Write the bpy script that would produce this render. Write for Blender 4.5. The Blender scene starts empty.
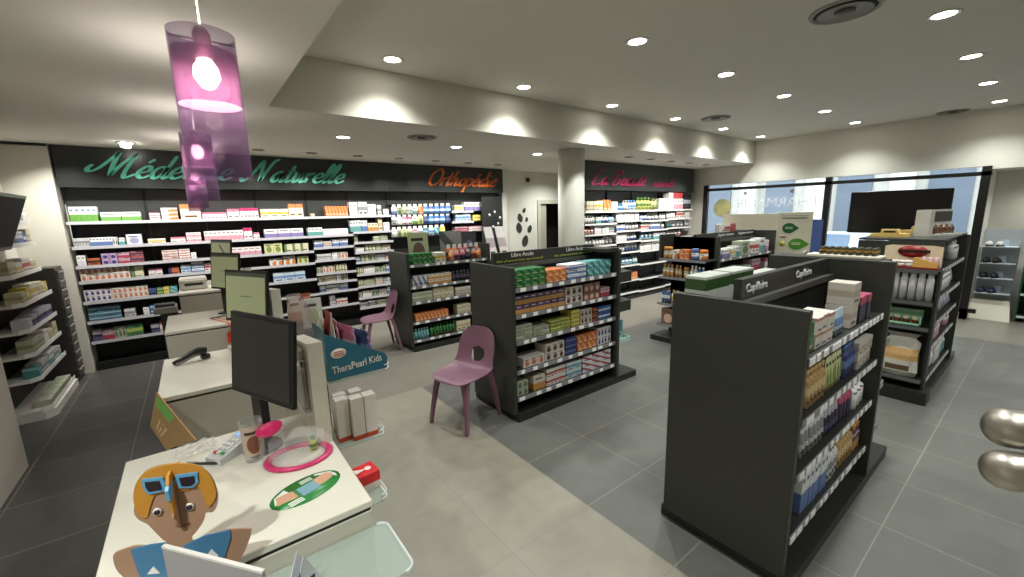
import bpy, math, random
from mathutils import Vector, Matrix
random.seed(7)
S = bpy.context.scene
COL = S.collection
# ---------------------------------------------------------------- camera, world, exposure
FPX, YAW, PIT, ROL, CH = 414.8, 0.65098, -0.17872, -0.02437, 1.85
_fw = Vector((math.sin(YAW)*math.cos(PIT), math.cos(YAW)*math.cos(PIT), math.sin(PIT)))
_rt = Vector((math.cos(YAW), -math.sin(YAW), 0)); _up = _rt.cross(_fw)
_r2 = _rt*math.cos(ROL)+_up*math.sin(ROL); _u2 = _up*math.cos(ROL)-_rt*math.sin(ROL)
cd = bpy.data.cameras.new('camera'); cam = bpy.data.objects.new('camera', cd); COL.objects.link(cam)
cd.sensor_width = 36; cd.lens = FPX/1024*36; cd.clip_start = .02
M = Matrix((( _r2.x, _u2.x, -_fw.x, 0), (_r2.y, _u2.y, -_fw.y, 0), (_r2.z, _u2.z, -_fw.z, CH), (0, 0, 0, 1)))
cam.matrix_world = M
S.camera = cam
S.view_settings.view_transform = 'Standard'; S.view_settings.look = 'None'
S.view_settings.exposure = 1.78; S.view_settings.gamma = 1; S.view_settings.use_curve_mapping = False
S.cycles.use_denoising = True
S.cycles.max_bounces = 8; S.cycles.diffuse_bounces = 4; S.cycles.transparent_max_bounces = 16
S.cycles.sample_clamp_indirect = 4; S.cycles.caustics_refractive = False; S.cycles.caustics_reflective = False
W = bpy.data.worlds.new('world'); S.world = W; W.use_nodes = True
W.node_tree.nodes['Background'].inputs[0].default_value = (.97, .985, 1, 1)
W.node_tree.nodes['Background'].inputs[1].default_value = 1.7
LAMP_W, SMALL_W = 30.0, 30.0       # watts of one ceiling downlight / one small shelf spot
HIGH, LOW = 3.22, 2.77

def ray(px, py):
    return _r2*(px-512) + _u2*(288.5-py) + _fw*FPX
def at(px, py, x=None, y=None, z=None):
    d = ray(px, py)
    t = x/d.x if x is not None else y/d.y if y is not None else (z-CH)/d.z
    return Vector((0, 0, CH)) + d*t
def xat(px, y, z):
    a = _r2*FPX - _fw*(px-512)
    return -(a.y*y + a.z*(z-CH))/a.x
def yat(px, x, z):
    a = _r2*FPX - _fw*(px-512)
    return -(a.x*x + a.z*(z-CH))/a.y
def depth(p): return (Vector(p)-Vector((0, 0, CH))).dot(_fw)
def hit(px, py, P, n):
    d = ray(px, py); o = Vector((0, 0, CH)); return o + d*((Vector(P)-o).dot(n)/d.dot(n))

# ---------------------------------------------------------------- materials
def lin(c):
    return tuple((v/255/12.92 if v/255 <= .04045 else ((v/255+.055)/1.055)**2.4) for v in c)+(1,)
HX = math.pi/2
_mats = {}
def mat(c, rough=.5, metal=0, emit=0, coat=0, noise=0, alpha=1, trans=0, ecol=None):
    key = (tuple(c), rough, metal, emit, coat, noise, alpha, trans)
    if key in _mats: return _mats[key]
    m = bpy.data.materials.new('surface'); m.use_nodes = True; nt = m.node_tree; b = nt.nodes['Principled BSDF']
    b.inputs['Base Color'].default_value = lin(c); b.inputs['Roughness'].default_value = rough
    b.inputs['Metallic'].default_value = metal; b.inputs['Coat Weight'].default_value = coat
    b.inputs['Alpha'].default_value = alpha; b.inputs['Transmission Weight'].default_value = trans
    if emit:
        b.inputs['Emission Color'].default_value = lin(ecol or c); b.inputs['Emission Strength'].default_value = emit
    tc = nt.nodes.new('ShaderNodeTexCoord'); nz = nt.nodes.new('ShaderNodeTexNoise')
    nz.inputs['Scale'].default_value = 6 if noise else 40
    nt.links.new(tc.outputs['Object'], nz.inputs['Vector'])
    hs = nt.nodes.new('ShaderNodeHueSaturation'); mr = nt.nodes.new('ShaderNodeMapRange')
    k = noise or .04
    mr.inputs[3].default_value = 1-k; mr.inputs[4].default_value = 1+k
    nt.links.new(nz.outputs['Fac'], mr.inputs[0]); nt.links.new(mr.outputs[0], hs.inputs['Value'])
    hs.inputs['Color'].default_value = lin(c); nt.links.new(hs.outputs[0], b.inputs['Base Color'])
    _mats[key] = m; return m
def glass(c, a=.12, rough=.05, key='g'):
    k = (key, tuple(c), a, rough)
    if k in _mats: return _mats[k]
    m = bpy.data.materials.new('clear_glass'); m.use_nodes = True; nt = m.node_tree; nt.nodes.clear()
    o = nt.nodes.new('ShaderNodeOutputMaterial'); mx = nt.nodes.new('ShaderNodeMixShader'); t = nt.nodes.new('ShaderNodeBsdfTransparent')
    g = nt.nodes.new('ShaderNodeBsdfPrincipled'); g.inputs['Base Color'].default_value = lin(c); g.inputs['Roughness'].default_value = rough
    t.inputs[0].default_value = lin([255-(255-v)*(.2 if key == 'pur' else .35) for v in c])
    lw = nt.nodes.new('ShaderNodeLayerWeight'); lw.inputs[0].default_value = .35
    mr = nt.nodes.new('ShaderNodeMapRange'); mr.inputs[3].default_value = a; mr.inputs[4].default_value = min(1, a+(.3 if key in ('pur', 'clr2') else .6))
    nt.links.new(lw.outputs['Facing'], mr.inputs[0]); nt.links.new(mr.outputs[0], mx.inputs[0])
    nt.links.new(t.outputs[0], mx.inputs[1]); nt.links.new(g.outputs[0], mx.inputs[2]); nt.links.new(mx.outputs[0], o.inputs[0])
    _mats[k] = m; return m
def dull(c, k=.22):
    g = sum(c)/3; return tuple(int((v*(1-k)+g*k)*.93) for v in c)
def printed(base, acc, pat='low', third=None, rough=.45):
    """a printed carton: base colour with a coloured area and a few text lines, laid out over the box itself"""
    key = ('p', tuple(base), tuple(acc), pat, tuple(third) if third else None)
    if key in _mats: return _mats[key]
    base, acc, third = dull(base), dull(acc), (dull(third) if third else None)
    m = bpy.data.materials.new('printed_card'); m.use_nodes = True; nt = m.node_tree; b = nt.nodes['Principled BSDF']
    b.inputs['Roughness'].default_value = rough
    tc = nt.nodes.new('ShaderNodeTexCoord'); sp = nt.nodes.new('ShaderNodeSeparateXYZ'); nt.links.new(tc.outputs['Generated'], sp.inputs[0])
    X, Z = sp.outputs[0], sp.outputs[2]
    def mm(op, a, b_, c=None):
        n = nt.nodes.new('ShaderNodeMath'); n.operation = op
        for i, v in enumerate((a, b_, c)):
            if v is None: continue
            if isinstance(v, (int, float)): n.inputs[i].default_value = v
            else: nt.links.new(v, n.inputs[i])
        return n.outputs[0]
    def band(s, lo, hi): return mm('MULTIPLY', mm('GREATER_THAN', s, lo), mm('LESS_THAN', s, hi))
    def blob(cx, cz, r):
        return mm('LESS_THAN', mm('ADD', mm('POWER', mm('SUBTRACT', X, cx), 2), mm('POWER', mm('SUBTRACT', Z, cz), 2)), r*r)
    f = {'low': lambda: mm('LESS_THAN', Z, .48), 'top': lambda: mm('GREATER_THAN', Z, .7), 'mid': lambda: band(Z, .38, .66),
         'left': lambda: mm('LESS_THAN', X, .3), 'right': lambda: mm('GREATER_THAN', X, .66), 'spot': lambda: blob(.5, .38, .3),
         'corner': lambda: blob(.85, .2, .45), 'diag': lambda: band(mm('ADD', X, Z), .75, 1.15), 'two': lambda: mm('LESS_THAN', Z, .35),
         'band': lambda: band(Z, .76, .95), 'full': lambda: mm('GREATER_THAN', Z, -1)}[pat]()
    mx = nt.nodes.new('ShaderNodeMixRGB'); nt.links.new(f, mx.inputs[0]); mx.inputs[1].default_value = lin(base); mx.inputs[2].default_value = lin(acc)
    t = third or [int(v*.45) for v in acc]
    if pat in ('low', 'two', 'spot', 'corner'): g = mm('MULTIPLY', band(Z, .72, .82), band(X, .15, .75))
    else: g = mm('MULTIPLY', band(Z, .14, .26), band(X, .2, .8))
    if pat == 'two': g = band(Z, .35, .6)
    m2 = nt.nodes.new('ShaderNodeMixRGB'); nt.links.new(g, m2.inputs[0]); nt.links.new(mx.outputs[0], m2.inputs[1]); m2.inputs[2].default_value = lin(t)
    nt.links.new(m2.outputs[0], b.inputs['Base Color']); _mats[key] = m; return m

DARK = mat((50, 52, 46), .42, noise=.05)
DARK2 = mat((34, 35, 32), .5)
BLACK = mat((10, 10, 10), .35)
WALLM = mat((218, 216, 206), .8, noise=.02)
WHITE = mat((226, 223, 210), .35, noise=.015)
CEILM = mat((226, 223, 214), .9, noise=.02)
RAIL = mat((128, 128, 132), .35)
TAG = mat((240, 240, 236), .5)
CHROME = mat((200, 200, 200), .18, metal=1)
GLASS = glass((205, 225, 215), .1)
CLEAR = glass((235, 238, 238), .12, .1)

# ---------------------------------------------------------------- mesh helpers
class MB:
    def __init__(s): s.v, s.f, s.m, s.sm = [], [], [], []
    def add(s, vs, fs, mi=0, smooth=False):
        b = len(s.v); s.v += [tuple(v) for v in vs]
        for f in fs: s.f.append([b+i for i in f]); s.m.append(mi); s.sm.append(smooth)
        return s
    def box(s, x0, x1, y0, y1, z0, z1, mi=0):
        return s.add([(x, y, z) for z in (z0, z1) for y in (y0, y1) for x in (x0, x1)],
                     [(0, 2, 3, 1), (4, 5, 7, 6), (0, 1, 5, 4), (1, 3, 7, 5), (3, 2, 6, 7), (2, 0, 4, 6)], mi)
    def cbox(s, x0, x1, y0, y1, z0, z1, c=.004, mi=0):
        """box with chamfered edges"""
        def ring(k, z): return [(x0+k, y0+c, z), (x0+c, y0+k, z), (x1-c, y0+k, z), (x1-k, y0+c, z), (x1-k, y1-c, z), (x1-c, y1-k, z), (x0+c, y1-k, z), (x0+k, y1-c, z)]
        rs = [ring(c, z0), ring(0, z0+c), ring(0, z1-c), ring(c, z1)]
        vs = sum(rs, []); fs = [tuple(range(7, -1, -1)), tuple(24+i for i in range(8))]
        for r in range(3):
            for i in range(8): fs.append((r*8+i, r*8+(i+1) % 8, r*8+8+(i+1) % 8, r*8+8+i))
        return s.add(vs, fs, mi)
    def lathe(s, prof, seg=16, c=(0, 0), mi=0, smooth=True, sx=1, sy=1, cap=True):
        cap = cap and prof[0] != prof[-1]; n = len(prof); vs = []
        for r, z in prof:
            for k in range(seg):
                a = 2*math.pi*k/seg; vs.append((c[0]+r*math.cos(a)*sx, c[1]+r*math.sin(a)*sy, z))
        fs = [(i*seg+k, i*seg+(k+1) % seg, (i+1)*seg+(k+1) % seg, (i+1)*seg+k) for i in range(n-1) for k in range(seg)]
        s.add(vs, fs, mi, smooth)
        b = len(s.v)-len(vs)
        for i, rev in ((0, True), (n-1, False)):
            if cap and prof[i][0] > 1e-5:
                r = [b+i*seg+k for k in range(seg)]; s.f.append(r[::-1] if rev else r); s.m.append(mi); s.sm.append(False)
        return s
    def prism(s, poly, a, b, plane='xz', mi=0):
        """extrude a closed polygon; plane xz: between y=a and y=b, xy: z=a..b, yz: x=a..b"""
        n = len(poly)
        mk = {'xz': lambda p, t: (p[0], t, p[1]), 'xy': lambda p, t: (p[0], p[1], t), 'yz': lambda p, t: (t, p[0], p[1])}[plane]
        return s.add([mk(p, a) for p in poly]+[mk(p, b) for p in poly],
                     [tuple(range(n)), tuple(range(2*n-1, n-1, -1))]+[(i, n+i, n+(i+1) % n, (i+1) % n) for i in range(n)], mi)
    def tube(s, pts, r, seg=8, mi=0, rs=None):
        pts = [Vector(p) for p in pts]; rings = []; up = Vector((.13, .21, .97))
        for i, p in enumerate(pts):
            t = (pts[min(i+1, len(pts)-1)]-pts[max(i-1, 0)]).normalized()
            u = t.cross(up)
            if u.length < .05: u = t.cross(Vector((1, 0, 0)))
            u.normalize(); w = t.cross(u); rr = rs[i] if rs else r
            rings.append([p+(u*math.cos(2*math.pi*k/seg)+w*math.sin(2*math.pi*k/seg))*rr for k in range(seg)])
        n = len(pts)
        fs = [(i*seg+k, i*seg+(k+1) % seg, (i+1)*seg+(k+1) % seg, (i+1)*seg+k) for i in range(n-1) for k in range(seg)]
        fs += [tuple(range(seg-1, -1, -1)), tuple((n-1)*seg+k for k in range(seg))]
        return s.add(sum(rings, []), fs, mi, True)
    def mesh(s, name, mats):
        me = bpy.data.meshes.new(name); me.from_pydata(s.v, [], s.f); me.update()
        for m in (mats if isinstance(mats, (list, tuple)) else [mats]): me.materials.append(m)
        me.polygons.foreach_set('material_index', s.m); me.polygons.foreach_set('use_smooth', s.sm)
        return me
    def build(s, name, mats, parent=None, loc=None, rz=0):
        return link(name, s.mesh(name, mats), parent, loc, rz)
def link(name, me, parent=None, loc=None, rz=0):
    o = bpy.data.objects.new(name, me); COL.objects.link(o)
    if parent: o.parent = parent
    if loc is not None: o.location = loc
    if rz: o.rotation_euler = (0, 0, rz)
    return o
def tag(o, label, cat, group=None):
    o['label'] = label; o['category'] = cat
    if group: o['group'] = group
    n = len(label.replace('-', ' ').split())
    if not 4 <= n <= 16: print('LABEL LENGTH', n, label)
    return o
def thing(name, label, cat, loc=(0, 0, 0), rz=0, group=None):
    return tag(link(name, None, None, loc, rz), label, cat, group)
def struct(o): o['kind'] = 'structure'; return o
def dup(root, loc, rz, label, group=None):
    r = root.copy(); COL.objects.link(r); r.location = loc; r.rotation_euler = (0, 0, rz); r['label'] = label
    if group: r['group'] = group
    for ch in list(root.children):
        c = ch.copy(); COL.objects.link(c); c.parent = r
        for g in ch.children:
            d = g.copy(); COL.objects.link(d); d.parent = c
    return r
def arc(cx, cz, rx, rz, a0, a1, n=16):
    return [(cx+rx*math.cos(math.radians(a0+(a1-a0)*i/n)), cz+rz*math.sin(math.radians(a0+(a1-a0)*i/n))) for i in range(n+1)]
def text(body, size, m, parent, loc, rot, name='lettering', ext=.002, mirror=False, width=None):
    cu = bpy.data.curves.new(name, 'FONT'); cu.body = body; cu.size = size; cu.extrude = ext; cu.resolution_u = 3
    o = bpy.data.objects.new('tmp', cu); COL.objects.link(o)
    dg = bpy.context.evaluated_depsgraph_get(); me = bpy.data.meshes.new_from_object(o.evaluated_get(dg)); me.name = name
    COL.objects.unlink(o); bpy.data.objects.remove(o)
    me.materials.clear(); me.materials.append(m)
    if width:
        w = max(v.co.x for v in me.vertices) or 1
        for v in me.vertices: v.co.x *= width/w
    if mirror:
        for v in me.vertices: v.co.x = -v.co.x
        me.flip_normals()
    o = link(name, me, parent, loc); o.rotation_euler = rot; return o


# ---------------------------------------------------------------- setting
def floor_material():
    m = bpy.data.materials.new('porcelain_tiles'); m.use_nodes = True; nt = m.node_tree; b = nt.nodes['Principled BSDF']
    g = nt.nodes.new('ShaderNodeNewGeometry'); sp = nt.nodes.new('ShaderNodeSeparateXYZ'); nt.links.new(g.outputs['Position'], sp.inputs[0])
    def mm(op, a, b_=None):
        n = nt.nodes.new('ShaderNodeMath'); n.operation = op
        for i, v in enumerate((a, b_)):
            if v is None: continue
            if isinstance(v, (int, float)): n.inputs[i].default_value = v
            else: nt.links.new(v, n.inputs[i])
        return n.outputs[0]
    X, Y = sp.outputs[0], sp.outputs[1]
    def joint(s, off):
        f = mm('FRACT', mm('DIVIDE', mm('SUBTRACT', s, off-12), .6)); return mm('MAXIMUM', mm('LESS_THAN', f, .0055), mm('GREATER_THAN', f, .9945))
    grout = mm('MAXIMUM', joint(X, 1.79), joint(Y, .405))
    d1 = mm('MULTIPLY', mm('MULTIPLY', mm('GREATER_THAN', X, 1.79), mm('LESS_THAN', X, 8.39)), mm('LESS_THAN', Y, 4.03))
    staff = mm('LESS_THAN', X, -.02); dark = mm('MAXIMUM', d1, staff)
    n1 = nt.nodes.new('ShaderNodeTexNoise'); n1.inputs['Scale'].default_value = 1.7; n1.inputs['Detail'].default_value = 5
    n2 = nt.nodes.new('ShaderNodeTexNoise'); n2.inputs['Scale'].default_value = 9; n2.inputs['Detail'].default_value = 6
    for n in (n1, n2): nt.links.new(g.outputs['Position'], n.inputs['Vector'])
    wn = nt.nodes.new('ShaderNodeTexWhiteNoise'); cb = nt.nodes.new('ShaderNodeCombineXYZ')
    nt.links.new(mm('FLOOR', mm('DIVIDE', mm('SUBTRACT', X, 1.79), .6)), cb.inputs[0]); nt.links.new(mm('FLOOR', mm('DIVIDE', mm('SUBTRACT', Y, .405), .6)), cb.inputs[1])
    nt.links.new(cb.outputs[0], wn.inputs['Vector'])
    mx = nt.nodes.new('ShaderNodeMixRGB'); nt.links.new(dark, mx.inputs[0]); mx.inputs[1].default_value = lin((136, 131, 118)); mx.inputs[2].default_value = lin((94, 94, 89))
    gc = nt.nodes.new('ShaderNodeMixRGB'); nt.links.new(dark, gc.inputs[0]); gc.inputs[1].default_value = lin((128, 122, 112)); gc.inputs[2].default_value = lin((128, 124, 116))
    m3 = nt.nodes.new('ShaderNodeMixRGB'); nt.links.new(staff, m3.inputs[0]); nt.links.new(mx.outputs[0], m3.inputs[1]); m3.inputs[2].default_value = lin((72, 71, 68))
    far = mm('MAXIMUM', mm('MULTIPLY', mm('GREATER_THAN', Y, 4.03), mm('GREATER_THAN', X, -.02)), mm('GREATER_THAN', X, 8.39))
    m4 = nt.nodes.new('ShaderNodeMixRGB'); nt.links.new(far, m4.inputs[0]); nt.links.new(m3.outputs[0], m4.inputs[1]); m4.inputs[2].default_value = lin((114, 110, 101))  # farther light tiles toned down: the dimmer light there is put into the colour
    m2 = nt.nodes.new('ShaderNodeMixRGB'); nt.links.new(grout, m2.inputs[0]); nt.links.new(m4.outputs[0], m2.inputs[1]); nt.links.new(gc.outputs[0], m2.inputs[2])
    v = mm('ADD', mm('ADD', mm('MULTIPLY', n1.outputs['Fac'], .5), mm('MULTIPLY', n2.outputs['Fac'], .35)), mm('ADD', mm('MULTIPLY', wn.outputs['Value'], .08), .54))
    hs = nt.nodes.new('ShaderNodeHueSaturation'); nt.links.new(m2.outputs[0], hs.inputs['Color']); nt.links.new(v, hs.inputs['Value'])
    nt.links.new(hs.outputs[0], b.inputs['Base Color'])
    nt.links.new(mm('ADD', mm('MULTIPLY', n2.outputs['Fac'], .22), .26), b.inputs['Roughness'])
    return m
struct(MB().box(-1.75, 10.7, -3.2, 8.6, -.1, 0).build('floor', floor_material()))
LX, BY, RX = -1.6, 7.5, 9.7
c = MB(); c.box(.64, 10.1, -3.2, 4.12, HIGH, HIGH+.1)
c.box(-1.75, .64, -3.2, 4.12, LOW, HIGH+.1); c.box(-1.75, 10.1, 4.12, 8.6, LOW, HIGH+.1)
struct(c.build('ceiling', CEILM))
struct(MB().box(.645, RX-.005, 4.1, 4.119, LOW-.001, HIGH).build('trim_beam', mat((205, 202, 190), .8, noise=.02)))
struct(MB().box(LX-.15, LX, -3.2, 8.0, 0, LOW).build('wall_left', WALLM))
struct(MB().box(LX, -1.19, 7.2, 7.5, 0, LOW).build('wall_return', mat((200, 197, 186), .8, noise=.02)))
w = MB(); w.box(LX, 6.6, BY, BY+.12, 0, LOW); w.box(6.6, 7.5, BY, BY+.12, 2.06, LOW); w.box(7.5, 10, BY, BY+.12, 0, LOW)
struct(w.build('wall_back', WALLM))
struct(MB().box(5.36, 5.48, 7.3, BY, 0, LOW).build('wall_nib', WALLM))
struct(MB().box(-1.75, 10.1, -3.3, -3.2, 0, HIGH).build('wall_front', WALLM))
w = MB(); w.box(RX, RX+1.0, -3.2, .72, 2.34, HIGH); w.box(RX, RX+1.0, .72, .8, 0, 2.385); w.box(RX+.9, RX+1.0, -3.2, .72, 0, 2.34); w.box(RX, RX+.2, .72, 5.15, 2.385, HIGH); w.box(RX, RX+.2, 5.15, 8.6, 0, HIGH); w.box(RX, RX+.2, .72, 5.15, 0, .12)
struct(w.build('wall_right', WALLM))
struct(MB().box(6.3, 7.8, 8.1, 8.2, 0, 2.3).box(6.3, 6.4, BY+.12, 8.1, 0, 2.3).box(7.7, 7.8, BY+.12, 8.1, 0, 2.3).box(6.3, 7.8, BY+.12, 8.2, 2.3, 2.4).build('wall_passage', mat((24, 22, 18), .8)))  # near-black walls: the darkness of the unlit passage is put into the colour
struct(MB().box(LX, LX+.012, -3.2, 7.2, LOW-.03, LOW-.001).box(LX, -1.19, 7.188, 7.2, LOW-.03, LOW-.001).build('shadow_strip_1', mat((20, 20, 20), .6)))  # dark strip standing in for the shade line under the ceiling edge
point_light_later = [(10.2, -.1, 2.28)]
# door in the back wall
d = MB(); d.box(6.51, 6.6, BY-.03, BY+.0, 0, 2.15); d.box(6.6, 7.5, BY-.03, BY, 2.06, 2.15); d.box(7.5, 7.59, BY-.03, BY, 0, 2.15)
do = struct(d.build('door_1', mat((190, 186, 172), .5)))
MB().cbox(6.61, 6.82, BY+.02, BY+.06, .01, 2.05).build('door_leaf', mat((172, 168, 152), .5), do)
# round column under the beam
struct(MB().lathe([(.2, 0), (.2, LOW)], 40, (4.69, 4.6)).build('wall_column', WALLM))
# shop window
FRM = mat((22, 20, 20), .4)
w = MB(); w.box(RX-.06, RX+.02, .7, 5.15, 2.245, 2.305); w.box(RX-.06, RX+.02, .62, 5.15, .12, .18)
for y in (.76, 2.74, 5.11): w.box(RX-.06, RX+.02, y-.05, y+.05, .12, 2.385)
win = struct(w.build('window_1', FRM))
MB().box(RX+.03, RX+.04, .73, 5.13, .13, 2.38).build('pane', glass((205, 225, 235), .05), win)
# writing on the glass, read from the street
text('PHARMACIE', .26, glass((250, 252, 255), .5, .5, 'letters'), win, (RX-.0, 2.9, 1.86), (HX, 0, HX), ext=.003, width=1.5)
for i, a in enumerate((3.35, 4.25)):
    MB().lathe([(0, 0), (.035, 0), (.035, .004), (0, .004)], 16).build('window_decal', mat((240, 240, 240), .5), win, (RX+.0, a, 2.16)).rotation_euler = (0, -HX, 0)
st = tag(MB().lathe([(0, 0), (.2, 0), (.2, .004), (.0, .004)], 40).build('window_sticker', glass((250, 236, 150), .3, .5, 'sticker'), None, (RX+.022, 4.74, 1.86)),
         'round pale yellow sticker on the shop window beside the black left post', 'sticker'); st.rotation_euler = (0, -HX, 0)
# ---------------------------------------------------------------- the street
struct(MB().box(9.9, 40, -20, 30, -.5, -.42).build('ground', mat((120, 122, 126), .9, noise=.1)))
bd = thing('street_building', 'pale blue grey building with tall pilasters across the street outside', 'building', (19, 3, -.42))
f = MB(); f.box(0, 3, -16, 22, 0, 12); f.build('wall', mat((176, 172, 162), .9, noise=.1), bd)
for k in range(12): MB().box(-.3, 0, -12+k*2.4, -11.4+k*2.4, 0, 12).build('pilaster', mat((206, 203, 194), .9), bd)
for k in range(11): MB().box(-.06, -.01, -10.9+k*2.4, -9.9+k*2.4, 1.2, 5).build('window', mat((92, 100, 112), .3), bd)
# parked car: side outline lofted over its width, seen end on through the window
cr = thing('parked_car', 'white car parked in the street outside the shop window', 'car', (14.6, 3.8, -.42), HX)
prof = [(-2.1, .35), (-2.15, .75), (-1.95, .98), (-1.1, 1.08), (-.45, 1.5), (.9, 1.55), (1.7, 1.12), (2.1, 1.02), (2.15, .4)]
cm = MB(); nY = [(-.85, .0, .93), (-.88, 0, 1), (-.6, .0, 1.02), (.6, 0, 1.02), (.88, 0, 1), (.85, 0, .93)]
vs = []; n = len(prof)
for (yy, _, k) in nY: vs += [(yy, x, z*k) for x, z in prof]
cm.add(vs, [(j*n+i, j*n+(i+1) % n, (j+1)*n+(i+1) % n, (j+1)*n+i) for j in range(5) for i in range(n)]+[tuple(range(n-1, -1, -1)), tuple(5*n+i for i in range(n))], 0, True)
cm.build('body', mat((222, 232, 240), .25, coat=.5), cr)
MB().prism([(-1.0, 1.1), (-.42, 1.46), (.85, 1.5), (1.5, 1.14)], -.9, -.86, 'yz').build('side_window', mat((70, 84, 100), .15), cr)
cm = MB(); cm.prism([(-.68, 1.14), (.68, 1.14), (.56, 1.5), (-.56, 1.5)], 0, .01); cm.v = [(x, 1.72-(z-1.12)*1.86+.03+y, z+.03) for x, y, z in cm.v]; cm.build('windscreen', mat((80, 100, 124), .12), cr)
for s in (-1.35, 1.35):
    t = MB().lathe([(.12, -.1), (.33, -.1), (.33, .1), (.12, .1)], 24); o = t.build('wheel', mat((25, 25, 28), .7), cr, (-.82, s, .33)); o.rotation_euler = (0, HX, 0)
[MB().cbox(xx-.11, xx+.11, 2.0, 2.17, .72, .9, .02).build('tail_light', mat((40, 48, 90), .2), cr) for xx in (-.68, .68)]

# ---------------------------------------------------------------- ceiling lights
def point_light(loc, watts, col=(.97, 1, .95), size=.05, spot=None, rot=(0, 0, 0), parent=None, name='lamp_or_fill_light', blend=1.0):
    l = bpy.data.lights.new(name, 'SPOT' if spot else 'POINT'); l.energy = watts; l.color = col; l.shadow_soft_size = size
    if spot: l.spot_size = math.radians(spot); l.spot_blend = blend
    o = bpy.data.objects.new(name, l); COL.objects.link(o); o.location = loc; o.rotation_euler = rot
    if parent: o.parent = parent
    return o
LENS = mat((255, 250, 240), .4, emit=9)
point_light(point_light_later[0], 12, size=.06, spot=150)  # fill light added for the dim alcove, no fitting there
def make_downlight():
    t = thing('recessed_downlight', 'x x x x', 'ceiling light', (0, 0, 0))
    MB().lathe([(.07, .0), (.07, -.006), (.095, -.006), (.1, 0)], 32).build('trim_ring', mat((225, 222, 214), .4), t)
    MB().lathe([(0, -.003), (.072, -.003), (.072, -.001), (0, -.001)], 32).build('lens', LENS, t)
    return t
ordn = ['first', 'second', 'third', 'fourth', 'fifth', 'sixth', 'seventh', 'eighth', 'ninth']
proto = make_downlight(); used = [False]
def downlight(x, y, z, label, w=LAMP_W, spot=122):
    if not used[0]: o = proto; o.location = (x, y, z); o['label'] = label; used[0] = True
    else: o = dup(proto, (x, y, z), 0, label)
    o['group'] = 'round recessed ceiling downlights'
    point_light((x, y, z-.03), w, spot=spot)
for yy, row, x0 in ((3.78, 'beside the beam', 1), (2.3, 'across the middle', 2), (.71, 'nearest the camera', 3)):
    k = 0
    for i in range(6):
        if i+1 < x0: continue
        k += 1; downlight(1.61+i*1.5, yy, HIGH, f'round recessed downlight, {ordn[k-1]} from the left in the row {row}')
for i, x in enumerate((1.61, 3.11)): point_light((x, .71, HIGH-.03), LAMP_W, spot=122)
point_light((1.61, 2.3, HIGH-.03), LAMP_W, spot=122)
for x in (1.61, 3.11, 4.6, 6.1, 7.6, 9.1): point_light((x, -.8, HIGH-.03), LAMP_W, spot=122)
for i, x in enumerate((1.54, 3.04, 4.52)): downlight(x, 5.18, LOW, f'round recessed downlight in the lower ceiling, {ordn[i]} from the left')
point_light((6.6, 6.75, LOW-.03), LAMP_W*1.2, spot=150); point_light((5.3, 6.3, LOW-.03), LAMP_W*.6, spot=150)  # unseen fill lights added to brighten the back corridor
point_light((-.9, .5, LOW-.03), LAMP_W*2, spot=122); point_light((-.9, 3.6, LOW-.03), LAMP_W*.7, spot=122); point_light((-.6, -1.6, LOW-.03), LAMP_W*2, spot=122)  # unseen lights added over the staff side, for bounce onto the left ceiling

def make_spot():
    t = thing('shelf_spotlight', 'x x x x', 'ceiling light')
    MB().lathe([(.045, 0), (.045, -.008), (.07, -.008), (.075, 0)], 24).build('trim_ring', mat((120, 116, 108), .5), t)
    MB().lathe([(0, -.002), (.03, -.004), (.045, -.001), (0, -.001)], 20).build('reflector', mat((150, 145, 135), .3), t)
    return t
sp0 = make_spot(); first = True
for i in range(8):
    x = .2+i*.655
    lab = f'small recessed spotlight above the long back shelves, {ordn[i]} from the left'
    if first: sp0.location = (x, 6.63, LOW); sp0['label'] = lab; first = False
    else: dup(sp0, (x, 6.63, LOW), 0, lab)
    point_light((x, 6.63, LOW-.03), SMALL_W, size=.03, spot=105, rot=(.32, 0, 0), col=(1, .97, .9))
for x in (-1.1, -.45): point_light((x, 6.63, LOW-.03), SMALL_W, size=.03, spot=105, rot=(.32, 0, 0), col=(1, .97, .9))
for i in range(5):
    x = 6.2+i*.655
    dup(sp0, (x, 4.7, LOW), 0, f'small recessed spotlight above the pink lettered shelf wall, {ordn[i]} from the left')
    point_light((x, 4.7, LOW-.03), SMALL_W*1.2, size=.03, spot=105, rot=(.32, 0, 0), col=(1, .97, .9))
sw = thing('swivel_spotlight', 'bright tilted spotlight in the ceiling above the teal lettering', 'ceiling light', (-.47, 6.72, LOW))
MB().lathe([(.05, 0), (.05, -.008), (.085, -.008), (.09, 0)], 24).build('trim_ring', mat((200, 196, 186), .5), sw)
o = MB().lathe([(0, 0), (.045, 0), (.045, -.04), (.0, -.04)], 20).build('lamp_head', LENS, sw, (0, 0, -.01)); o.rotation_euler = (.5, .2, 0)

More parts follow.
